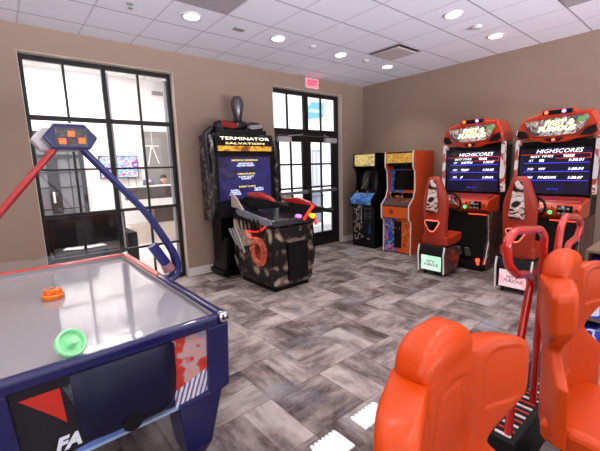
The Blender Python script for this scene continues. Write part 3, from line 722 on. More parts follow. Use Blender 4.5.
# ring of orange artwork on the left face, given a glow of its own
mb = MB(); ring = [(-.366-.004*math.sin(a), -.24+.14*math.cos(a)*(1+.08*math.sin(5*a)), .53+.155*math.sin(a)) for a in [2*PI*k/28 for k in range(28)]]
mb.tube(ring, .045, 8, True); obj('ember_ring', mb, ART('ember_art', ['b83018', 'e0542a', '7a1c10', 'f08a50', '5a140c'], 14, .4, emit=.5, seed=9), ped, smooth=True)
mb = MB(); mb.lathe_ell((-.365, -.24, .53), (.012, .11, .13), 16, 8); obj('ember_centre', mb, ART('ember_core', ['5a140c', '8a2414', 'c0401c', '2a0c08'], 10, .4, seed=2), ped, smooth=True)
NEON = GLOW('neon_red', 'ff2a18', 1.6)
mb = MB(); mb.tube(rounded([(-.35, -.20, .80), (-.355, -.36, .86), (-.345, -.50, .96), (-.345, -.40, 1.0)], .04), .009, 6); mb.tube(rounded([(-.362, -.20, .72), (-.365, -.05, .70), (-.36, .1, .78), (-.36, -.2, .80)], .04), .008, 6); obj('neon_trim', mb, NEON, ped, smooth=True)
# machine-like braces on the pedestal's left
mb = MB()
for k in range(3): mb.tube([(-.375, .12+.10*k, .46+.04*k), (-.375, .34+.09*k, .80-.02*k)], .016, 8)
obj('side_ribs', mb, SILVER, ped, smooth=True)
mb = MB(); mb.prism([(-.08, .62), (.30, .50), (.40, .80), (.40, .92), (.05, .90)], -.366, -.345, 'x'); obj('pale_panel', mb, ART('tan_print', ['b8a596', '8f7b6e', 'c9bcae', '4a3c36'], 5, seed=5), ped)
# control deck
mb = MB(); mb.prism([(-.60, .90), (-.56, .98), (.20, 1.08), (.42, 1.12), (.42, .93), (-.5, .88)], -.36, .36, 'x'); deck = obj('control_deck', mb, ART('deck_art', ['060608', '0e0e12', '1a1a20', '0c0c0f', '4a2220', '101014'], 8, .3, seed=7), t, bevel=.012, seg=3)
mb = MB(); mb.prism([(-.58, .93), (-.56, .99), (.20, 1.09), (.30, 1.06), (.25, 1.0), (-.45, .90)], -.385, -.362, 'x'); obj('deck_edge', mb, M('steel_edge', '8d8fa0', .3, .5, vary=.2, scale=30), deck, bevel=.005)
mb = MB(); mb.prism([(.12, 1.08), (.43, 1.10), (.43, 1.30), (.30, 1.24)], -.37, -.34, 'x'); obj('deck_wing', mb, M('pale_wing', 'b5a69c', .4, vary=.1), deck, bevel=.004)
mb = MB()
for k in range(6): mb.prism([(-.34+.10*k, .80), (-.30+.10*k, .82), (-.26+.10*k, .98), (-.31+.10*k, .96)], -.392, -.386, 'x')
obj('edge_slot', mb, BLACK, deck)
# guns in holsters
def gun_at(x, y, z, rz, col, lb):
    e = bpy.data.objects.new('mounted_gun', None); COL.objects.link(e); e.parent = t; e.location = (x, y, z); e.rotation_euler = (0, 0, rz); e['label'] = lb; e.scale = (1.35, 1.35, 1.35)
    mb = MB(); mb.prism([(-.26, .02), (-.26, .07), (.05, .11), (.22, .12), (.24, .02), (.10, -.01), (.0, -.01)], -.028, .028, 'x'); mb.cyl((0, -.26, .045), (0, -.36, .035), .022); obj('receiver', mb, BLACKM, e, bevel=.008)
    mb = MB(); mb.prism([(.06, .0), (.14, .0), (.20, -.13), (.12, -.14)], -.022, .022, 'x'); obj('grip', mb, BLACKM, e, bevel=.008)
    mb = MB(); mb.prism([(-.18, .08), (.16, .125), (.18, .16), (.02, .17), (-.12, .12)], -.034, .034, 'x'); obj('shroud', mb, col, e, bevel=.008)
    return e
RG = M('red_gun_plastic', 'a01818', .35, coat=.3)
gun_at(-.16, -.05, 1.09, .25, RG, 'left gun with red shroud')
gun_at(.25, -.40, 1.0, .5, RG, 'right gun with red and yellow holder')
mb = MB(); mb.tube(rounded([(.17, -.56, .93), (.19, -.66, 1.06), (.30, -.62, 1.12), (.40, -.50, 1.02), (.42, -.52, .92), (.36, -.60, .86)], .05), .02, 8); obj('gun_holder', mb, GLOW('neon_red_tube', 'ff3020', .9), deck, smooth=True)
mb = MB(); mb.lathe_ell((.33, -.56, .98), (.05, .05, .045), 14, 8); obj('lit_button', mb, GLOW('amber_light', 'ffb030', 1.3), deck, smooth=True)
mb = MB(); mb.lathe_ell((.10, -.54, .99), (.05, .05, .03), 14, 8); obj('lit_button', mb, GLOW('violet_light', 'b070ff', 1.2), deck, smooth=True)
mb = MB(); mb.tube(rounded([(.40, -.48, .92), (.41, -.50, .5), (.41, -.48, .28), (.43, -.44, .24), (.44, -.42, .5), (.42, -.40, .88)], .06), .007, 6); mb.tube(rounded([(.42, -.46, .92), (.45, -.47, .5), (.45, -.44, .3), (.46, -.40, .5), (.44, -.40, .88)], .06), .007, 6); obj('gun_cable', mb, BLACK, deck, smooth=True)

# ------------------------------------------------------------------ upright cabinets (facing -x)
def upright(label, loc, wid, hgt, bodym, sidem, tm, kind):
    t = thing('upright_arcade_cabinet', label, 'arcade cabinet', loc, -PI/2)
    hw = wid/2; dp = .70
    prof = [(0, .0), (0, .80), (-.09, .87), (-.10, .99), (.05, 1.12), (.10, 1.22), (.115, 1.38), (.07, 1.55), (.02, 1.60), (.03, hgt), (dp, hgt), (dp, 0)] if kind == 0 else \
           [(0, .0), (0, .60), (-.07, .66), (-.08, .90), (.06, 1.04), (.11, 1.20), (.09, 1.52), (.03, 1.60), (.03, hgt), (dp, hgt), (dp, 0)]
    for sx_ in (-1, 1):
        x0, x1 = sorted((sx_*hw, sx_*(hw-.022)))
        mb = MB(); mb.prism(prof, x0, x1, 'x'); sp = obj('side_panel', mb, sidem, t, bevel=.003)
        if tm:
            mb = MB(); pth = [(sx_*(hw-.011), y-.004 if y < .2 else y, z) for y, z in prof[:-1]]
            mb.tube(pth[:-1], .012, 6); obj('edge_trim', mb, tm, sp)
    iw = hw-.022
    body = [(.02, .02), (.02, .80 if kind == 0 else .60), (.02, .98), (.24, 1.10), (.28, 1.60), (.08, 1.63), (.08, hgt-.015), (dp-.01, hgt-.015), (dp-.01, .02)]
    mb = MB(); mb.prism(body, -iw, iw, 'x'); obj('body', mb, bodym, t)
    mb = MB(); mb.box(-iw, iw, .045, .08, 1.63 if kind == 0 else 1.67, hgt-.02 if kind == 0 else hgt-.04)
    if kind == 0: mm = ART('pale_yellow_marquee', ['6a4a78', 'c8a050', 'e8d898', 'f0d060', 'b08a58', '8a7a9a', 'f4e8c0'], 8, emit=.7, seed=11, interp='LINEAR')
    else: mm = ART('yellow_orange_marquee', ['7a3a40', 'e0a030', 'f0d060', 'c8502a', 'e8c850', 'b04a2a'], 8, emit=.6, seed=12, interp='LINEAR')
    obj('marquee', mb, mm, t, bevel=.003)
    # screen, tilted
    rot = Matrix.Translation((0, .21, 1.33)) @ Matrix.Rotation(-.12, 4, 'X')
    mb = MB(); mb.box(-iw+.002, iw-.002, -.005, .02, -.22, .23, rot); 
    bz = obj('screen_bezel', mb, BLACKM if kind == 0 else BLACKM, t)
    if kind:
        BZ = ART('blue_bezel', ['1d3a78', '2a5ab0', '4a90d8', '2a5ab0', '16284a', 'd8b040'], 7, .3, seed=13, interp='LINEAR'); BO = ART('red_bezel', ['5a1a14', 'b03a20', 'd0602a', '7a2a20', '3a6a40'], 7, .3, seed=14, interp='LINEAR')
        mb = MB(); mb.m(0).box(-iw+.004, 0, -.008, -.0055, -.215, .225, rot); mb.m(1).box(0, iw-.004, -.008, -.0055, -.215, .225, rot); obj('bezel_art', mb, [BZ, BO], bz)
    mb = MB(); mb.box(-iw+.075, iw-.075, -.013, -.0085, -.16, .205, rot); obj('screen', mb, BLACKG, bz)
    if kind == 0:
        mb = MB(); mb.box(-.012, .012, -.016, -.0125, -.20, .05, rot @ Matrix.Rotation(.7, 4, 'Y') @ Matrix.Translation((-.05, 0, -.05))); obj('glare_strip', mb, M('amber_screen_glare', '7a6a3a', .4), bz)  # amber glare across the screen, modelled as a coloured diagonal strip
    # control panel
    if kind == 0:
        mb = MB(); mb.prism([(-.085, .88), (-.095, .985), (.06, 1.10), (.10, 1.09), (.10, .88)], -iw, iw, 'x'); cp = obj('control_panel', mb, ART('blue_panel_art', ['b0406a', '2a5ab0', '3a84d0', '7ab0e8', '2a66b8', '203a88'], 3.5, .3, seed=14, interp='LINEAR'), t, bevel=.004)
    else:
        mb = MB(); mb.prism([(-.075, .88), (-.082, .905), (.06, 1.03), (.10, 1.02), (.10, .88)], -iw, iw, 'x'); cp = obj('control_panel', mb, ART('panel_dark_art', ['151218', '2a2028', '8a4a2a', '1a161c', '3a4a70', '120f14'], 9, .3, seed=15, interp='LINEAR'), t, bevel=.003)
        mb = MB(); mb.box(-iw, iw, -.066, .02, .67, .88); of = obj('orange_fascia', mb, M('orange_laminate', 'e0601c', .4), t, bevel=.004)
        mb = MB(); mb.cyl((-.08, -.072, .785), (-.08, -.0662, .785), .045, .045, 16); obj('emblem', mb, M('dark_orange_emblem', '8a2f10', .5), of)
    nm = 1.0
    for k, x in enumerate((-.14, .12)):
        z0 = 1.045
        mb = MB(); mb.cyl((x, -.0, z0-.02), (x, -.015, z0+.07), .006); mb.lathe_ell((x, -.016, z0+.085), (.02, .02, .02), 12, 8); obj('joystick', mb, M('stick_red', 'b02020', .3) if k else M('stick_yellow', 'c8a428', .3), cp, smooth=True)
    for k in range(4):
        x = -.05+.045*k
        mb = MB(); mb.cyl((x, .02, 1.06-.01*kind), (x, .013, 1.085-.01*kind), .014, .012, 12); obj('button', mb, [M('btn_red', 'c03028', .3), M('btn_yel', 'd8b030', .3)][k % 2], cp, smooth=True)
    # lower front
    if kind == 0:
        mb = MB(); mb.box(-iw, iw, .004, .02, .02, .87)
        GRID = M('grid_print_pale', 'd8ccc8', .5); GR2 = M('grid_print_red', '9a4a42', .5)
        rnd = random.Random(3)
        for iz in range(15):
            for ix in range(5):
                z = .14+.05*iz; x = -iw+.03+.042*ix
                if rnd.random() < .55: mb.m(1 if rnd.random() < .75 else 2).box(x, x+(.034 if rnd.random() < .5 else .014), .001, .0038, z, z+.016)
                if rnd.random() < .42: mb.m(1).box(x, x+.014, .001, .0038, z, z+.045)
        fp = obj('front_panel', mb, [BLACK, GRID, GR2], t)
        mb = MB()
        for k, z in enumerate((.78, .70, .66, .62, .58)): mb.box(.02, .10, .001, .0038, z, z+.012); mb.box(.13, .21, .001, .0038, z+.01, z+.022)
        obj('faint_print', mb, M('dim_print', '55525c', .5), fp)
        mb = MB(); mb.prism([(.12, .30), (.20, .30), (.165, .52), (.155, .52)], .001, .0038, 'y'); obj('blue_print', mb, M('deep_blue_print', '1f3c66', .5), fp)
        for a in ((-.05, .01, .20, .23), (.10, .16, .17, .20)):
            mb = MB(); mb.box(a[0], a[1], .001, .0038, a[2], a[3]); obj('coin_plate', mb, M('plate_pale', '9a969c', .4), fp)
    else:
        FA_ = ART('blue_comic_art', ['17285a', '2a52b0', '4a8ad8', 'd07a8a', '1d3a78', '2a52b0', '5ab0a0', '20202a'], 6, .35, seed=16, interp='LINEAR')
        FB_ = ART('orange_comic_art', ['2a2024', 'd04a1c', 'e0641c', 'c83a18', 'e8a040', '2a5a3a', 'd85a20'], 6, .35, seed=17, interp='LINEAR')
        mb = MB(); mb.m(0).box(-iw, 0, .004, .02, .02, .66); mb.m(1).box(0, iw, .004, .02, .02, .66)
        fp = obj('front_panel', mb, [FA_, FB_], t)
        mb = MB(); mb.box(-.06, .10, -.004, .0035, .10, .60); cd = obj('coin_door', mb, BLACK, fp, bevel=.004)
        mb = MB(); mb.box(-.03, -.01, -.009, -.0042, .45, .50).box(.05, .07, -.009, -.0042, .45, .50); obj('coin_slot', mb, M('slot_red', 'a03028', .4), cd)
        text('front_letters', 'CJ', .09, M('print_pale_front', 'e0dcd8', .5), fp, (-.19, .002, .11), shear=.2)
    mb = MB(); mb.box(-iw, iw, .03, dp-.03, 0, .02); obj('plinth', mb, BLACKM, t)
    return t
upright('black upright arcade cabinet with white maze-like grid print, in the far corner', (5.52, 4.62, 0), .56, 1.875, BLACK, BLACK, None, 0)
OR = M('orange_side_laminate', 'c8481c', .35, vary=.05)
upright('orange upright arcade cabinet with white edge trim beside the black one', (5.55, 3.84, 0), .61, 1.88, BLACK, OR, M('white_edge_molding', 'e4dcd8', .4), 1)

# ------------------------------------------------------------------ twin racing machines (facing -x)
ORM = M('racing_orange', 'c43a14', .28, vary=.05, coat=.5)
ORD = M('racing_red', '96220f', .32, vary=.08, coat=.4)
FLAME = ART('chrome_flame_art', ['120e10', '3a1a16', '6a4a44', '1a1416', '8a2018', 'a0908c', '201012'], 9, .3, seed=21)
def racer(label, loc, scores, signcol, sname):
    t = thing('racing_arcade_machine', label, 'arcade machine', loc, -PI/2)
    mb = MB(); mb.box(-.46, .46, .05, .42, .10, 1.93); obj('cabinet', mb, BLACK, t, bevel=.01)
    # screen
    mb = MB(); mb.box(-.475, .475, -.02, .05, 1.155, 1.205).box(-.475, .475, -.02, .05, 1.83, 1.88).box(-.475, -.445, -.02, .05, 1.205, 1.83).box(.445, .475, -.02, .05, 1.205, 1.83)
    obj('screen_bezel', mb, BLACKG, t, bevel=.004)
    mb = MB(); mb.box(-.445, .445, .005, .03, 1.205, 1.83)
    sc = obj('screen', mb, ART('navy_screen', ['03030a', '07071e', '0e0c38', '080722', '191650', '050512'], 2.2, .08, emit=.7, seed=22, interp='LINEAR'), t)
    BLU = GLOW('score_bar_blue', '3a3ad8', 1.0); WH = GLOW('score_white', 'eef0ff', 1.6); RD = GLOW('score_red', 'd02a20', 1.0)
    mb = MB()
    for z in (1.625, 1.505, 1.385): mb.box(-.40, .42, .0005, .0045, z-.005, z+.005)
    obj('score_bar', mb, BLU, sc)
    mb = MB(); mb.box(-.44, .44, .0005, .0045, 1.742, 1.748).box(.02, .44, .0005, .0045, 1.682, 1.688).box(.425, .432, .0005, .0045, 1.685, 1.745); obj('score_frame', mb, RD, sc)
    text('score_title', 'HIGHSCORES', .075, WH, sc, (.04, .004, 1.785), shear=.3, width=.58, ext=.0005)
    text('score_text', 'BEST TIMES', .04, WH, sc, (-.17, .004, 1.715), shear=.3, width=.30, ext=.0005)
    text('score_text', 'TRACK', .04, WH, sc, (.17, .004, 1.715), shear=.2, width=.14, ext=.0005, bold=.002)
    for k, (a, b2) in enumerate(scores):
        z = 1.66-.118*k
        text('score_text', ('1ST', '2ND', '3RD')[k], .042, WH, sc, (-.31, .004, z), shear=.3, ext=.0005)
        text('score_text', a, .046, WH, sc, (-.20, .004, z), shear=.3, ext=.0005, align='LEFT', bold=.001)
        text('score_text', b2, .046, WH, sc, (.26, .004, z), shear=.3, width=.18, ext=.0005, bold=.001)
    text('score_text', 'PRESS START', .028, BLU, sc, (.0, .004, 1.26), shear=.2, ext=.0005)
    # lit side strips
    for sx_ in (-1, 1):
        mb = MB(); x0, x1 = sorted((sx_*.477, sx_*.515)); mb.prism([(.02, 1.2), (-.06, 1.45), (-.05, 1.95), (.05, 1.97), (.1, 1.2)], x0, x1, 'x')
        obj('side_fin', mb, ART('lit_side_fin', ['ffd8d0', 'f0e8ee', 'c04a3a', 'ffe8e0', '8a2a20'], 4, .3, emit=.55, seed=23), t, bevel=.006)
    # marquee shell
    outl = [(-.50, 1.98), (-.515, 2.06), (-.45, 2.17), (-.40, 2.24), (-.20, 2.29), (-.18, 2.335), (.22, 2.335), (.25, 2.29), (.42, 2.29), (.46, 2.20), (.515, 2.10), (.515, 2.0), (.44, 1.955), (.24, 1.935), (.12, 1.90), (-.12, 1.90), (-.24, 1.935), (-.42, 1.95)]
    mb = MB(); mb.prism(outl, -.10, .30, 'y'); sh = obj('marquee_shell', mb, ORM, t, bevel=.03, seg=3)
    mb = MB(); mb.prism([(-.38, 2.19), (.0, 2.215), (.36, 2.225), (.40, 2.19), (.32, 2.06), (.24, 2.0), (.0, 1.985), (-.24, 2.0), (-.31, 2.06)], -.125, -.098, 'y')
    mq = obj('marquee_panel', mb, ART('street_art_marquee', ['26242a', '6a5a58', 'd8ccc8', '34323a', 'b07a60', 'f4ece8', '4a4448', '1c1a20'], 7, .3, emit=.8, seed=24, interp='LINEAR'), sh, bevel=.003)
    GOLD = GLOW('gold_letters', 'ffeaa8', 2.0)
    text('marquee_letters', 'FAST &', .085, GOLD, mq, (.05, -.127, 2.15), shear=.25, width=.36, bold=.004)
    text('marquee_letters', 'FURIOUS', .085, GOLD, mq, (.02, -.127, 2.075), shear=.25, width=.46, bold=.004)
    mb = MB(); mb.box(.27, .36, -.130, -.1255, 2.14, 2.205); obj('green_badge', mb, GLOW('green_badge', '5a8a50', .6), mq)
    mb = MB(); mb.tube([(-.395, -.115, 2.195), (0, -.115, 2.222), (.37, -.115, 2.232), (.415, -.115, 2.19), (.33, -.115, 2.05), (.245, -.115, 1.993), (0, -.115, 1.976), (-.25, -.115, 1.993), (-.325, -.115, 2.05)], .012, 6, True); obj('marquee_rim', mb, ORD, sh, smooth=True)
    for sx_ in (-1, 1):
        mb = MB(); mb.prism([(sx_*x, z) for x, z in ((.31, 1.975), (.44, 1.97), (.485, 2.02), (.47, 2.09), (.37, 2.06))], -.115, -.098, 'y'); obj('speaker_grille', mb, BLACK, sh, bevel=.006)
        mb = MB(); mb.tube([(sx_*x, -.108, z) for x, z in ((.30, 1.97), (.445, 1.962), (.495, 2.02), (.475, 2.10), (.365, 2.07))], .011, 6, True); obj('grille_rim', mb, ORD, sh, smooth=True)
    mb = MB(); mb.box(-.16, .20, -.112, -.06, 2.265, 2.325); obj('light_bar', mb, BLACKG, sh, bevel=.012)
    for x, c, n, s_ in ((-.115, 'ff4a2a', 'lamp_red', 5), (.10, '5a5aff', 'lamp_violet', 9)):
        mb = MB(); mb.lathe_ell((x, -.112, 2.297), (.026, .018, .022), 14, 8); obj('marker_lamp', mb, GLOW(n, c, s_), sh, smooth=True)
    mb = MB(); mb.prism([(-.12, 1.955), (0, 1.97), (.12, 1.955), (.06, 1.905), (-.06, 1.905)], -.118, -.098, 'y'); obj('nose_plate', mb, M('dark_red_gloss', '3a0a08', .2, coat=.5), sh, bevel=.008)
    mb = MB(); mb.lathe_ell((0, -.12, 1.935), (.022, .015, .018), 12, 8); obj('marker_lamp', mb, GLOW('lamp_red', 'ff4a2a', 5), sh, smooth=True)
    # dashboard
    mb = MB(); mb.prism([(.05, 1.17), (-.10, 1.15), (-.36, 1.10), (-.42, 1.04), (-.40, .95), (-.30, .90), (.05, .90)], -.47, .47, 'x'); ds = obj('dashboard', mb, ORM, t, bevel=.025, seg=3)
    mb = MB(); mb.prism([(-.10, 1.158), (-.34, 1.108), (-.30, 1.14), (-.1, 1.175)], -.44, .44, 'x'); obj('dash_strip', mb, ORD, ds, bevel=.004)
    th = math.radians(25)
    Rm = Matrix.Translation((-.06, -.50, 1.07)) @ Matrix.Rotation(th, 4, 'X') @ Matrix.Rotation(PI/2, 4, 'X')
    mb = MB(); mb.tube([Rm @ Vector((.145*math.cos(a), .145*math.sin(a), 0)) for a in [2*PI*k/32 for k in range(32)]], .017, 8, True)
    wh = obj('steering_wheel', mb, BLACKM, ds, smooth=True)
    mb = MB()
    for a in (PI*.5, PI*1.17, PI*1.83): mb.tube([Rm @ Vector((.03*math.cos(a), .03*math.sin(a), .005)), Rm @ Vector((.14*math.cos(a), .14*math.sin(a), 0))], .012, 6)
    obj('spoke', mb, SILVER, wh, smooth=True)
    mb = MB(); mb.lathe([(0, -.02), (.045, -.018), (.05, .0), (.04, .018), (0, .022)], seg=20, mat=Rm); obj('hub', mb, SILVER, wh, smooth=True)
    mb = MB(); mb.cyl(Rm @ Vector((0, 0, -.01)), Rm @ Vector((0, 0, -.14)), .03); obj('steering_column', mb, BLACK, wh, smooth=True)
    mb = MB(); mb.box(.20, .38, -.436, -.40, .965, 1.085); gp = obj('shifter_panel', mb, BLACKG, ds, bevel=.008)
    mb = MB(); mb.cyl((.29, -.43, 1.02), (.29, -.51, 1.06), .009); mb.lathe_ell((.29, -.52, 1.065), (.026, .026, .026), 12, 8); obj('gear_stick', mb, SILVER, gp, smooth=True)
    mb = MB()
    for k in range(6): mb.box(.215+.05*(k % 3), .245+.05*(k % 3), -.441, -.4365, .975+.06*(k//3), 1.0+.06*(k//3))
    obj('keypad', mb, M('keypad_pale', '9a938c', .4), gp)
    mb = MB(); mb.lathe_ell((.12, -.425, .99), (.024, .018, .024), 14, 8); obj('start_button', mb, GLOW('start_green', '3aff70', 2.2), ds, smooth=True)
    mb = MB(); mb.lathe_ell((.14, -.42, 1.06), (.014, .01, .014), 10, 6); obj('small_button', mb, BLACKG, ds, smooth=True)
    mb = MB(); mb.lathe_ell((.42, -.42, 1.03), (.014, .01, .014), 10, 6); obj('small_button', mb, BLACKG, ds, smooth=True)
    # footwell
    for sx_ in (-1, 1):
        mb = MB(); x0, x1 = sorted((sx_*.47, sx_*.40)); mb.prism([(.42, .0), (-.30, .0), (-.34, .10), (-.22, .45), (-.28, .90), (.42, .90)], x0, x1, 'x'); obj('side_pod', mb, FLAME, t, bevel=.012)
        mb = MB(); mb.tube([(sx_*.44, -.335, .10), (sx_*.44, -.225, .45), (sx_*.44, -.275, .86)], .010, 6); obj('pod_edge', mb, M('chrome_strip', 'c9c4c6', .25, .8), t)
    mb = MB(); mb.box(-.40, .40, -.12, .05, .10, .90); obj('footwell', mb, M('footwell_black', '0a0909', .5), t)
    mb = MB(); mb.box(.04, .38, -.128, -.1205, .84, .855); obj('light_strip', mb, GLOW('strip_red', 'ff4a2a', 1.6), t)
    for x in (-.1, .05):
        mb = MB(); mb.prism([(-.20, .16), (-.24, .30), (-.225, .31), (-.13, .2), (-.121, .16)], x, x+.07, 'x'); obj('pedal', mb, SILVER, t, bevel=.004)
    mb = MB(); mb.box(-.44, .44, -.40, .42, .0, .10); bs = obj('base_plate', mb, BLACKM, t, bevel=.01)
    mb = MB(); mb.lathe_ell((.36, -.40, .17), (.035, .035, .035), 14, 8); mb.cyl((.36, -.38, .1), (.36, -.4, .15), .02); obj('floor_lamp_red', mb, GLOW('lamp_red_low', 'ff3a20', 3), bs, smooth=True)
    # seat slide and pedestal
    mb = MB(); mb.box(-.14, .14, -.95, -.40, .05, .15); obj('seat_rail', mb, BLACKM, t, bevel=.008)
    yb = -1.06
    mb = MB(); mb.prism([(yb, .40), (yb-.02, .33), (yb, .08), (yb+.42, .08), (yb+.46, .30), (yb+.38, .44), (yb+.02, .45)], -.19, .19, 'x'); sp = obj('seat_pedestal', mb, BLACKM, t, bevel=.012)
    for sx_ in (-1, 1):
        mb = MB(); x0, x1 = sorted((sx_*.191, sx_*.205)); mb.prism([(yb, .42), (yb-.03, .33), (yb-.005, .05), (yb+.40, .05), (yb+.44, .30), (yb+.36, .42)], x0, x1, 'x'); obj('pedestal_side', mb, FLAME, sp)
        mb = MB(); mb.tube([(sx_*.2, yb-.01, .45), (sx_*.2, yb-.04, .34), (sx_*.2, yb-.02, .05)], .013, 6); obj('edge_trim', mb, M('pale_edge_trim', 'ddd2d4', .35), sp)
        for yy in (yb+.05, yb+.36):
            mb = MB(); mb.cyl((sx_*.13-.012, yy, .028), (sx_*.13+.012, yy, .028), .028, seg=14); mb.box(sx_*.13-.018, sx_*.13+.018, yy-.015, yy+.015, .04, .08); obj('caster', mb, RUBBER, sp, smooth=True)
    mb = MB(); mb.box(-.155, .155, yb-.028, yb-.008, .085, .30); sg = obj('lit_sign', mb, ART('sign_'+sname, signcol, 3, .3, emit=.9, seed=25, interp='LINEAR'), sp, bevel=.003)
    SD = M('sign_dark_ink', '4a4f4c', .5)
    text('sign_letters', 'FAST &', .05, SD, sg, (-.01, yb-.029, .215), shear=.25, bold=.001, width=.13)
    text('sign_letters', 'FURIOUS', .06, SD, sg, (.005, yb-.029, .165), shear=.25, bold=.001, width=.22)
    # seat shell
    def ring(z, w, y0, th):
        pts = []
        for k in range(24):
            a = 2*PI*k/24; c = math.cos(a); s_ = math.sin(a)
            x = w*math.copysign(abs(c)**.55, c); y = y0 + th*math.copysign(abs(s_)**.7, s_) + .10*(x/.19)**2*.35
            pts.append((x, y, z))
        return pts
    mb = MB(); mb.loft([ring(z, w, yb+.02+.05*(1-(z-.45)/1.), th) for z, w, th in ((.44, .15, .03), (.47, .165, .05), (.62, .175, .055), (.80, .18, .055), (.95, .19, .055), (1.10, .19, .06), (1.18, .175, .06), (1.28, .14, .06), (1.38, .105, .055), (1.435, .085, .045), (1.46, .05, .02))])
    SEATR = M('seat_red_orange', 'a02a10', .4, vary=.05, coat=.15)
    bk = obj('backrest', mb, SEATR, t, smooth=True)
    yr = yb-.045
    mb = MB(); mb.prism([(-.028, 1.41), (.028, 1.41), (.048, 1.36), (.088, 1.0), (.078, .955), (-.078, .955), (-.088, 1.0), (-.048, 1.36)], yr+.0, yr+.05, 'y'); obj('decal_panel', mb, ART('driver_decal', ['0c0b0e', '0e0d11', '15141a', 'c9a898', 'e0d8d4', '8a4a3a', '121014', '0c0b0e'], 6, .3, seed=26), bk, bevel=.003)
    tri = rounded([(0, yr+.02, .825), (-.09, yr+.02, .825), (-.115, yr+.02, .80), (-.04, yr+.02, .675), (0, yr+.02, .66), (.04, yr+.02, .675), (.115, yr+.02, .80), (.09, yr+.02, .825), (0, yr+.02, .825)], .03)
    mb = MB(); mb.tube(tri[:-1], .009, 8, True); obj('ring_trim', mb, GLOW('pale_red_ring', 'ff7a60', .8), bk, smooth=True)
    mb = MB(); mb.prism([(-.09, .818), (.09, .818), (.108, .80), (.04, .685), (-.04, .685), (-.108, .80)], yr+.012, yr+.04, 'y'); obj('harness_hole', mb, BLACK, bk)
    mb = MB(); mb.prism([(yb+.04, .45), (yb+.04, .60), (yb+.2, .585), (yb+.46, .62), (yb+.52, .60), (yb+.50, .50), (yb+.35, .45)], -.20, .20, 'x'); obj('seat_cushion', mb, SEATR, t, bevel=.03, seg=3)
    for ch in t.children:
        if ch.name.split('.')[0] in ('backrest', 'seat_cushion', 'seat_pedestal', 'seat_rail'): ch.location.x = -.05
        else: ch.scale = (.915, 1, .985)
    return t
r1 = racer('orange racing arcade machine with car seat, left of the twin pair', (5.80, 2.62, 0), (('DAYTON', '1:30.07'), ('TIMMY', '1:30.08'), ('JP', '1:30.04')), ['bff5d0', 'e8fff0', '8af0b8', 'f4fff6'], 'green')
r2 = racer('orange racing arcade machine with car seat, right of the pair, its seat sign pink', (5.80, 1.52, 0), (('IRB', '1:30.01'), ('VVV', '1:30.04'), ('FYNDAWN', '1:30.07')), ['ffb0b8', 'ffd0d6', 'f08a98', 'ffe0e4'], 'pink')

# ------------------------------------------------------------------ orange moulded ride seats in the foreground (facing -y)
SHELL = M('moulded_orange_plastic', 'b83a02', .36, vary=.05, scale=7, coat=.05, spec=.3)
def seat_shell():
    NZ = 190; NR = 190
    z0, z1 = .46, 1.24
    def sm(a, b, x):
        t = min(1, max(0, (x-a)/(b-a))); return t*t*(3-2*t)
    def w(z):
        body = .165+.23*sm(.90, .56, z)
        v = body+(.29-body)*sm(.82, .935, z)**.8
        hd = .125
        q = min(1, max(0, (z-1.05)/.085))
        v = min(v, hd+.01+(.29-hd-.01)*max(0, 1-q**2.4)**.5)
        if z > 1.135:
            q = (z-1.135)/(z1-1.135); v = hd*max(0, 1-q**2.1)**.5+.002
        return v
    def yf(u, z):
        a = max(0, abs(u)-.115); t = a*a/(a+.02)*.60
        return -t
    def rrect(u, z, cu, cz, hu, hz, r):
        dx = abs(u-cu)-hu+r; dz = abs(z-cz)-hz+r
        return math.hypot(max(dx, 0), max(dz, 0))+min(max(dx, dz), 0)-r
    def relief(u, z):
        a = abs(u)
        d = rrect(a, z+.12*(a-.2), .205, 1.01, .058, .085, .03)
        g = .007*sm(.004, -.008, d)
        hw = .068+.22*(1.11-z)
        d2 = max(a-min(hw, .115), z-1.105+.25*abs(u), .62-z)
        g += .008*sm(.004, -.008, d2)
        d3 = max(a-min(hw, .115)+.03, z-1.08, .88-z)
        g -= .004*sm(.003, -.006, d3)
        return g
    n = 5.
    dense = []
    for k in range(6000):
        a = 2*PI*k/6000; c, q = math.cos(a), math.sin(a)
        dense.append((math.copysign(abs(c)**(2/n), c), math.copysign(abs(q)**(2/n), q)))
    rings = []
    for j in range(NZ+1):
        q = j/NZ; z = z0+(z1-z0)*(1-(1-q)**1.35)
        W = w(z)
        th = .052*(.62+.38*sm(.80, 1.0, z))*max(0, 1-max(0, (z-1.16)/(z1-1.158))**2.6)**.5+.0015
        # resample the cross section by arc length
        P = [(u*W, t*th) for u, t in dense]; acc = [0.]
        for a, b in zip(P, P[1:]+P[:1]): acc.append(acc[-1]+math.hypot(b[0]-a[0], b[1]-a[1]))
        tot = acc[-1]; ring = []; m = 0
        for k in range(NR):
            tgt = tot*k/NR
            while acc[m+1] < tgt: m += 1
            u, t = P[m]
            y = yf(u, z)+t
            if t < 0: y += relief(u, z)*sm(.2, .9, -t/th)
            puff = .012*sm(1.13, 1.2, z)*(1-min(1, abs(u)/max(W, .01))**2)
            if t < 0: y -= puff
            ring.append((u*(1+.16*(t/th*.5+.5)*sm(.13, .22, abs(u))*sm(.8, .92, z)), y+.03*(z-.9), z-.30*(y-.03)*sm(.12, .19, abs(u))*sm(.8, .92, z)))
        rings.append(ring)
    return MB().loft(rings)
rs = thing('moulded_chair', 'orange moulded bucket chair at the bottom centre, nearest the white floor treads', 'chair', (.81, .43, -.0))
bk = obj('backrest', seat_shell(), SHELL, rs, smooth=True)
for p in bk.data.polygons: p.use_smooth = True
mb = MB()
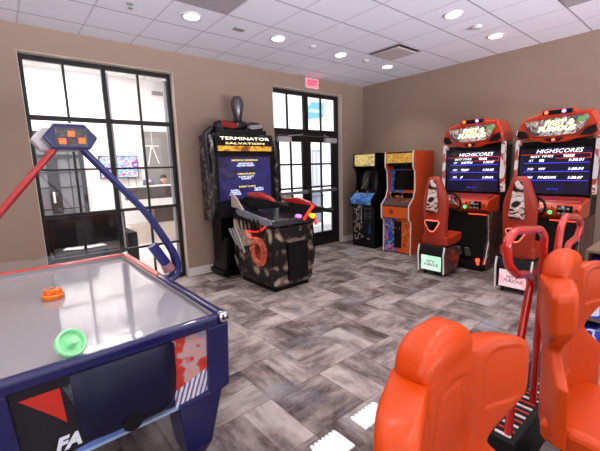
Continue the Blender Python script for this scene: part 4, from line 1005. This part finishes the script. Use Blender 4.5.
mb.loft([[(x*k, y*k-.27, z) for x, y in ((-.24, .25), (.24, .25), (.26, -.1), (.22, -.27), (-.22, -.27), (-.26, -.1))] for z, k in ((.40, .85), (.43, 1), (.50, 1.02), (.53, .96))]); obj('seat_pan', mb, SHELL, rs, bevel=.02, seg=3)
mb = MB(); mb.box(-.17, .17, -.42, -.08, .04, .40); obj('pedestal', mb, BLACKM, rs, bevel=.02)
mb = MB(); mb.box(-.24, .24, -.55, .04, 0, .04); obj('base_plate', mb, BLACKM, rs, bevel=.01)
r2s = dup(rs, None, 'orange moulded bucket chair at the right edge, with red tube rails beside it', (1.92, .43, 0))
RAIL = M('glossy_red_rail', 'b51a10', .2, vary=.05, coat=.6)
t = thing('ride_step', 'black step with red tube handrails and red and white tread behind the right orange chair', 'step', (2.26, .63, 0))
mb = MB(); mb.box(-.50, .60, -.11, .11, .0, .27); obj('step_box', mb, BLACKM, t, bevel=.01)
for k in range(21):
    mb = MB(); mb.box(-.47+.05*k, -.455+.05*k, -.075, .0, .2702, .276); obj('tread_bar', mb, M('tread_red', 'b0242a', .5) if k % 2 else M('tread_pale', 'd8c8ca', .5), t)
A = [(1.815, .27), (1.838, .451), (1.907, .804), (1.985, 1.035), (1.93, 1.09), (1.783, 1.118), (1.665, 1.19), (1.634, 1.30), (1.72, 1.334), (2.058, 1.298), (2.14, 1.25), (2.165, .89), (2.162, .661), (2.178, .27)]
B = [(2.345, .27), (2.36, .70), (2.39, 1.101), (2.418, 1.265), (2.505, 1.315), (2.781, 1.275), (2.873, 1.21), (2.80, 1.142), (2.62, 1.13), (2.56, 1.05), (2.62, .80), (2.68, .27)]
for P, lb in ((A, 'left red tube handrail'), (B, 'right red tube handrail')):
    mb = MB(); mb.tube(rounded([(x-2.26, -.055, z) for x, z in P], .032, 5), .019, 12); obj('handrail', mb, RAIL, t, smooth=True)['label'] = lb
# white floor treads
TW = M('bright_white_tread', 'f6f6f8', .35, vary=.01)
def tread(x0, x1, y0, y1, lb):
    o = MB(); n = 7; wv_ = (x1-x0)/n
    pts = [(x0, y0), (x1, y0)]
    for k in range(n-1, -1, -1):
        a = x0+wv_*k
        pts += [(a+wv_*.92, y1-.02), (a+wv_*.75, y1), (a+wv_*.25, y1), (a+wv_*.08, y1-.02)]
    o.prism([(x-(x0+x1)/2, y-(y0+y1)/2) for x, y in pts], 0, .012, 'z')
    ob = obj('floor_tread', o, TW, None, ((x0+x1)/2, (y0+y1)/2, 0)); tag(ob, lb, 'floor tread', 'white floor treads behind the orange chair')
tread(1.56, 1.805, 1.285, 1.42, 'white ribbed tread plate on the carpet, the one farther right')
tread(1.20, 1.41, 1.245, 1.415, 'white ribbed tread plate on the carpet, at the bottom edge of the photo')
# shelf with blue printed boxes at the right edge
t = thing('low_shelf', 'low brown wooden shelf unit at the right edge behind the seats', 'shelf', (3.75, .32, 0))
WD = M('brown_shelf_wood', '6f5748', .5, vary=.15, scale=10)
for y in (-.34, .32):
    mb = MB(); mb.box(-.22, .22, y, y+.02, 0, .92); obj('side_panel', mb, WD, t)
mb = MB(); mb.box(.2, .22, -.32, .32, 0, .92); obj('back_panel', mb, WD, t)
for z in (.04, .34, .62, .90):
    mb = MB(); mb.box(-.22, .20, -.32, .32, z, z+.02); obj('shelf', mb, WD, t)
BB = ART('blue_box_print', ['2430a0', '3a4cc8', 'e4e6f4', '2a38b0', '8a94e0'], 7, .4, seed=31)
for z, nm in ((.06, 'bottom'), (.36, 'middle'), (.64, 'top')):
    for k, y in enumerate((-.15, .16)):
        mb = MB(); mb.box(-.20, .12, -.14, .14, 0, .2); o = obj('printed_box', mb, BB, None, (3.75, .32+y, z+.0005), bevel=.004)
        tag(o, 'blue and white printed box on the %s shelf, %s' % (nm, 'nearer the right edge' if k == 0 else 'the one toward the back wall'), 'box', 'blue printed boxes on the low shelf')

# ------------------------------------------------------------------ light
def area(name, loc, rot, sx, sy, power, col):
    l = bpy.data.lights.new(name, 'AREA'); l.shape = 'RECTANGLE'; l.size = sx; l.size_y = sy; l.energy = power; l.color = col
    o = bpy.data.objects.new(name, l); COL.objects.link(o); o.location = loc; o.rotation_euler = rot; return o
# added fill lamps for the two openings behind the camera
area('fill_front_opening', (1.3, -4.05, 1.65), (PI/2, 0, 0), 7.6, 2.6, 3, (.93, .95, 1.0))
area('ceiling_fill', (1.3, -14, -3.0), (math.radians(107), 0, 0), 15, 3.5, 5200, (.92, .93, 1.0))  # unseen lamp added far below so its rays brighten the ceiling
area('fill_left_opening', (-3.55, -.9, 1.65), (PI/2, 0, -PI/2), 4.0, 2.6, 45, (.93, .95, 1.0))
# every recessed downlight has a lamp (those outside the frame too)
for y in (-1.3, .44, 2.20, 3.965):
    for x in (-1.7, -.5, .66, 1.845, 3.03, 4.215, 5.375):
        l = bpy.data.lights.new('downlight_lamp', 'SPOT'); l.energy = 36; l.color = (1, .91, .82); l.spot_size = math.radians(112); l.spot_blend = .55; l.shadow_soft_size = .07
        o = bpy.data.objects.new('downlight_lamp', l); COL.objects.link(o); o.location = (x, y, H-.04)
sl = bpy.data.lights.new('sun', 'SUN'); sl.energy = 4.0; sl.angle = math.radians(.6); sl.color = (1, .97, .92)
so = bpy.data.objects.new('sun', sl); COL.objects.link(so); so.rotation_euler = (math.radians(32), 0, math.radians(-25))
wd = bpy.data.worlds.new('sky'); S.world = wd; wd.use_nodes = True
bg = wd.node_tree.nodes['Background']; bg.inputs[0].default_value = (.92, .95, 1, 1); bg.inputs[1].default_value = 1.3

# ------------------------------------------------------------------ camera
yaw, pit, rol, f = .6952, .1620, -.0300, 354.53
fw = Vector((math.sin(yaw)*math.cos(pit), math.cos(yaw)*math.cos(pit), -math.sin(pit)))
r = Vector((math.cos(yaw), -math.sin(yaw), 0)); u = r.cross(fw)
R = r*math.cos(rol)+u*math.sin(rol); U = -r*math.sin(rol)+u*math.cos(rol)
cam = bpy.data.cameras.new('camera'); co = bpy.data.objects.new('camera', cam); COL.objects.link(co)
mt = Matrix(((R.x, U.x, -fw.x, 0), (R.y, U.y, -fw.y, 0), (R.z, U.z, -fw.z, 1.64), (0, 0, 0, 1)))
co.matrix_world = mt
cam.sensor_width = 36; cam.lens = f/600*36; cam.clip_start = .02
S.camera = co
S.view_settings.view_transform = 'Standard'; S.view_settings.look = 'None'; S.view_settings.exposure = .28; S.view_settings.gamma = 1
S.view_settings.use_curve_mapping = False
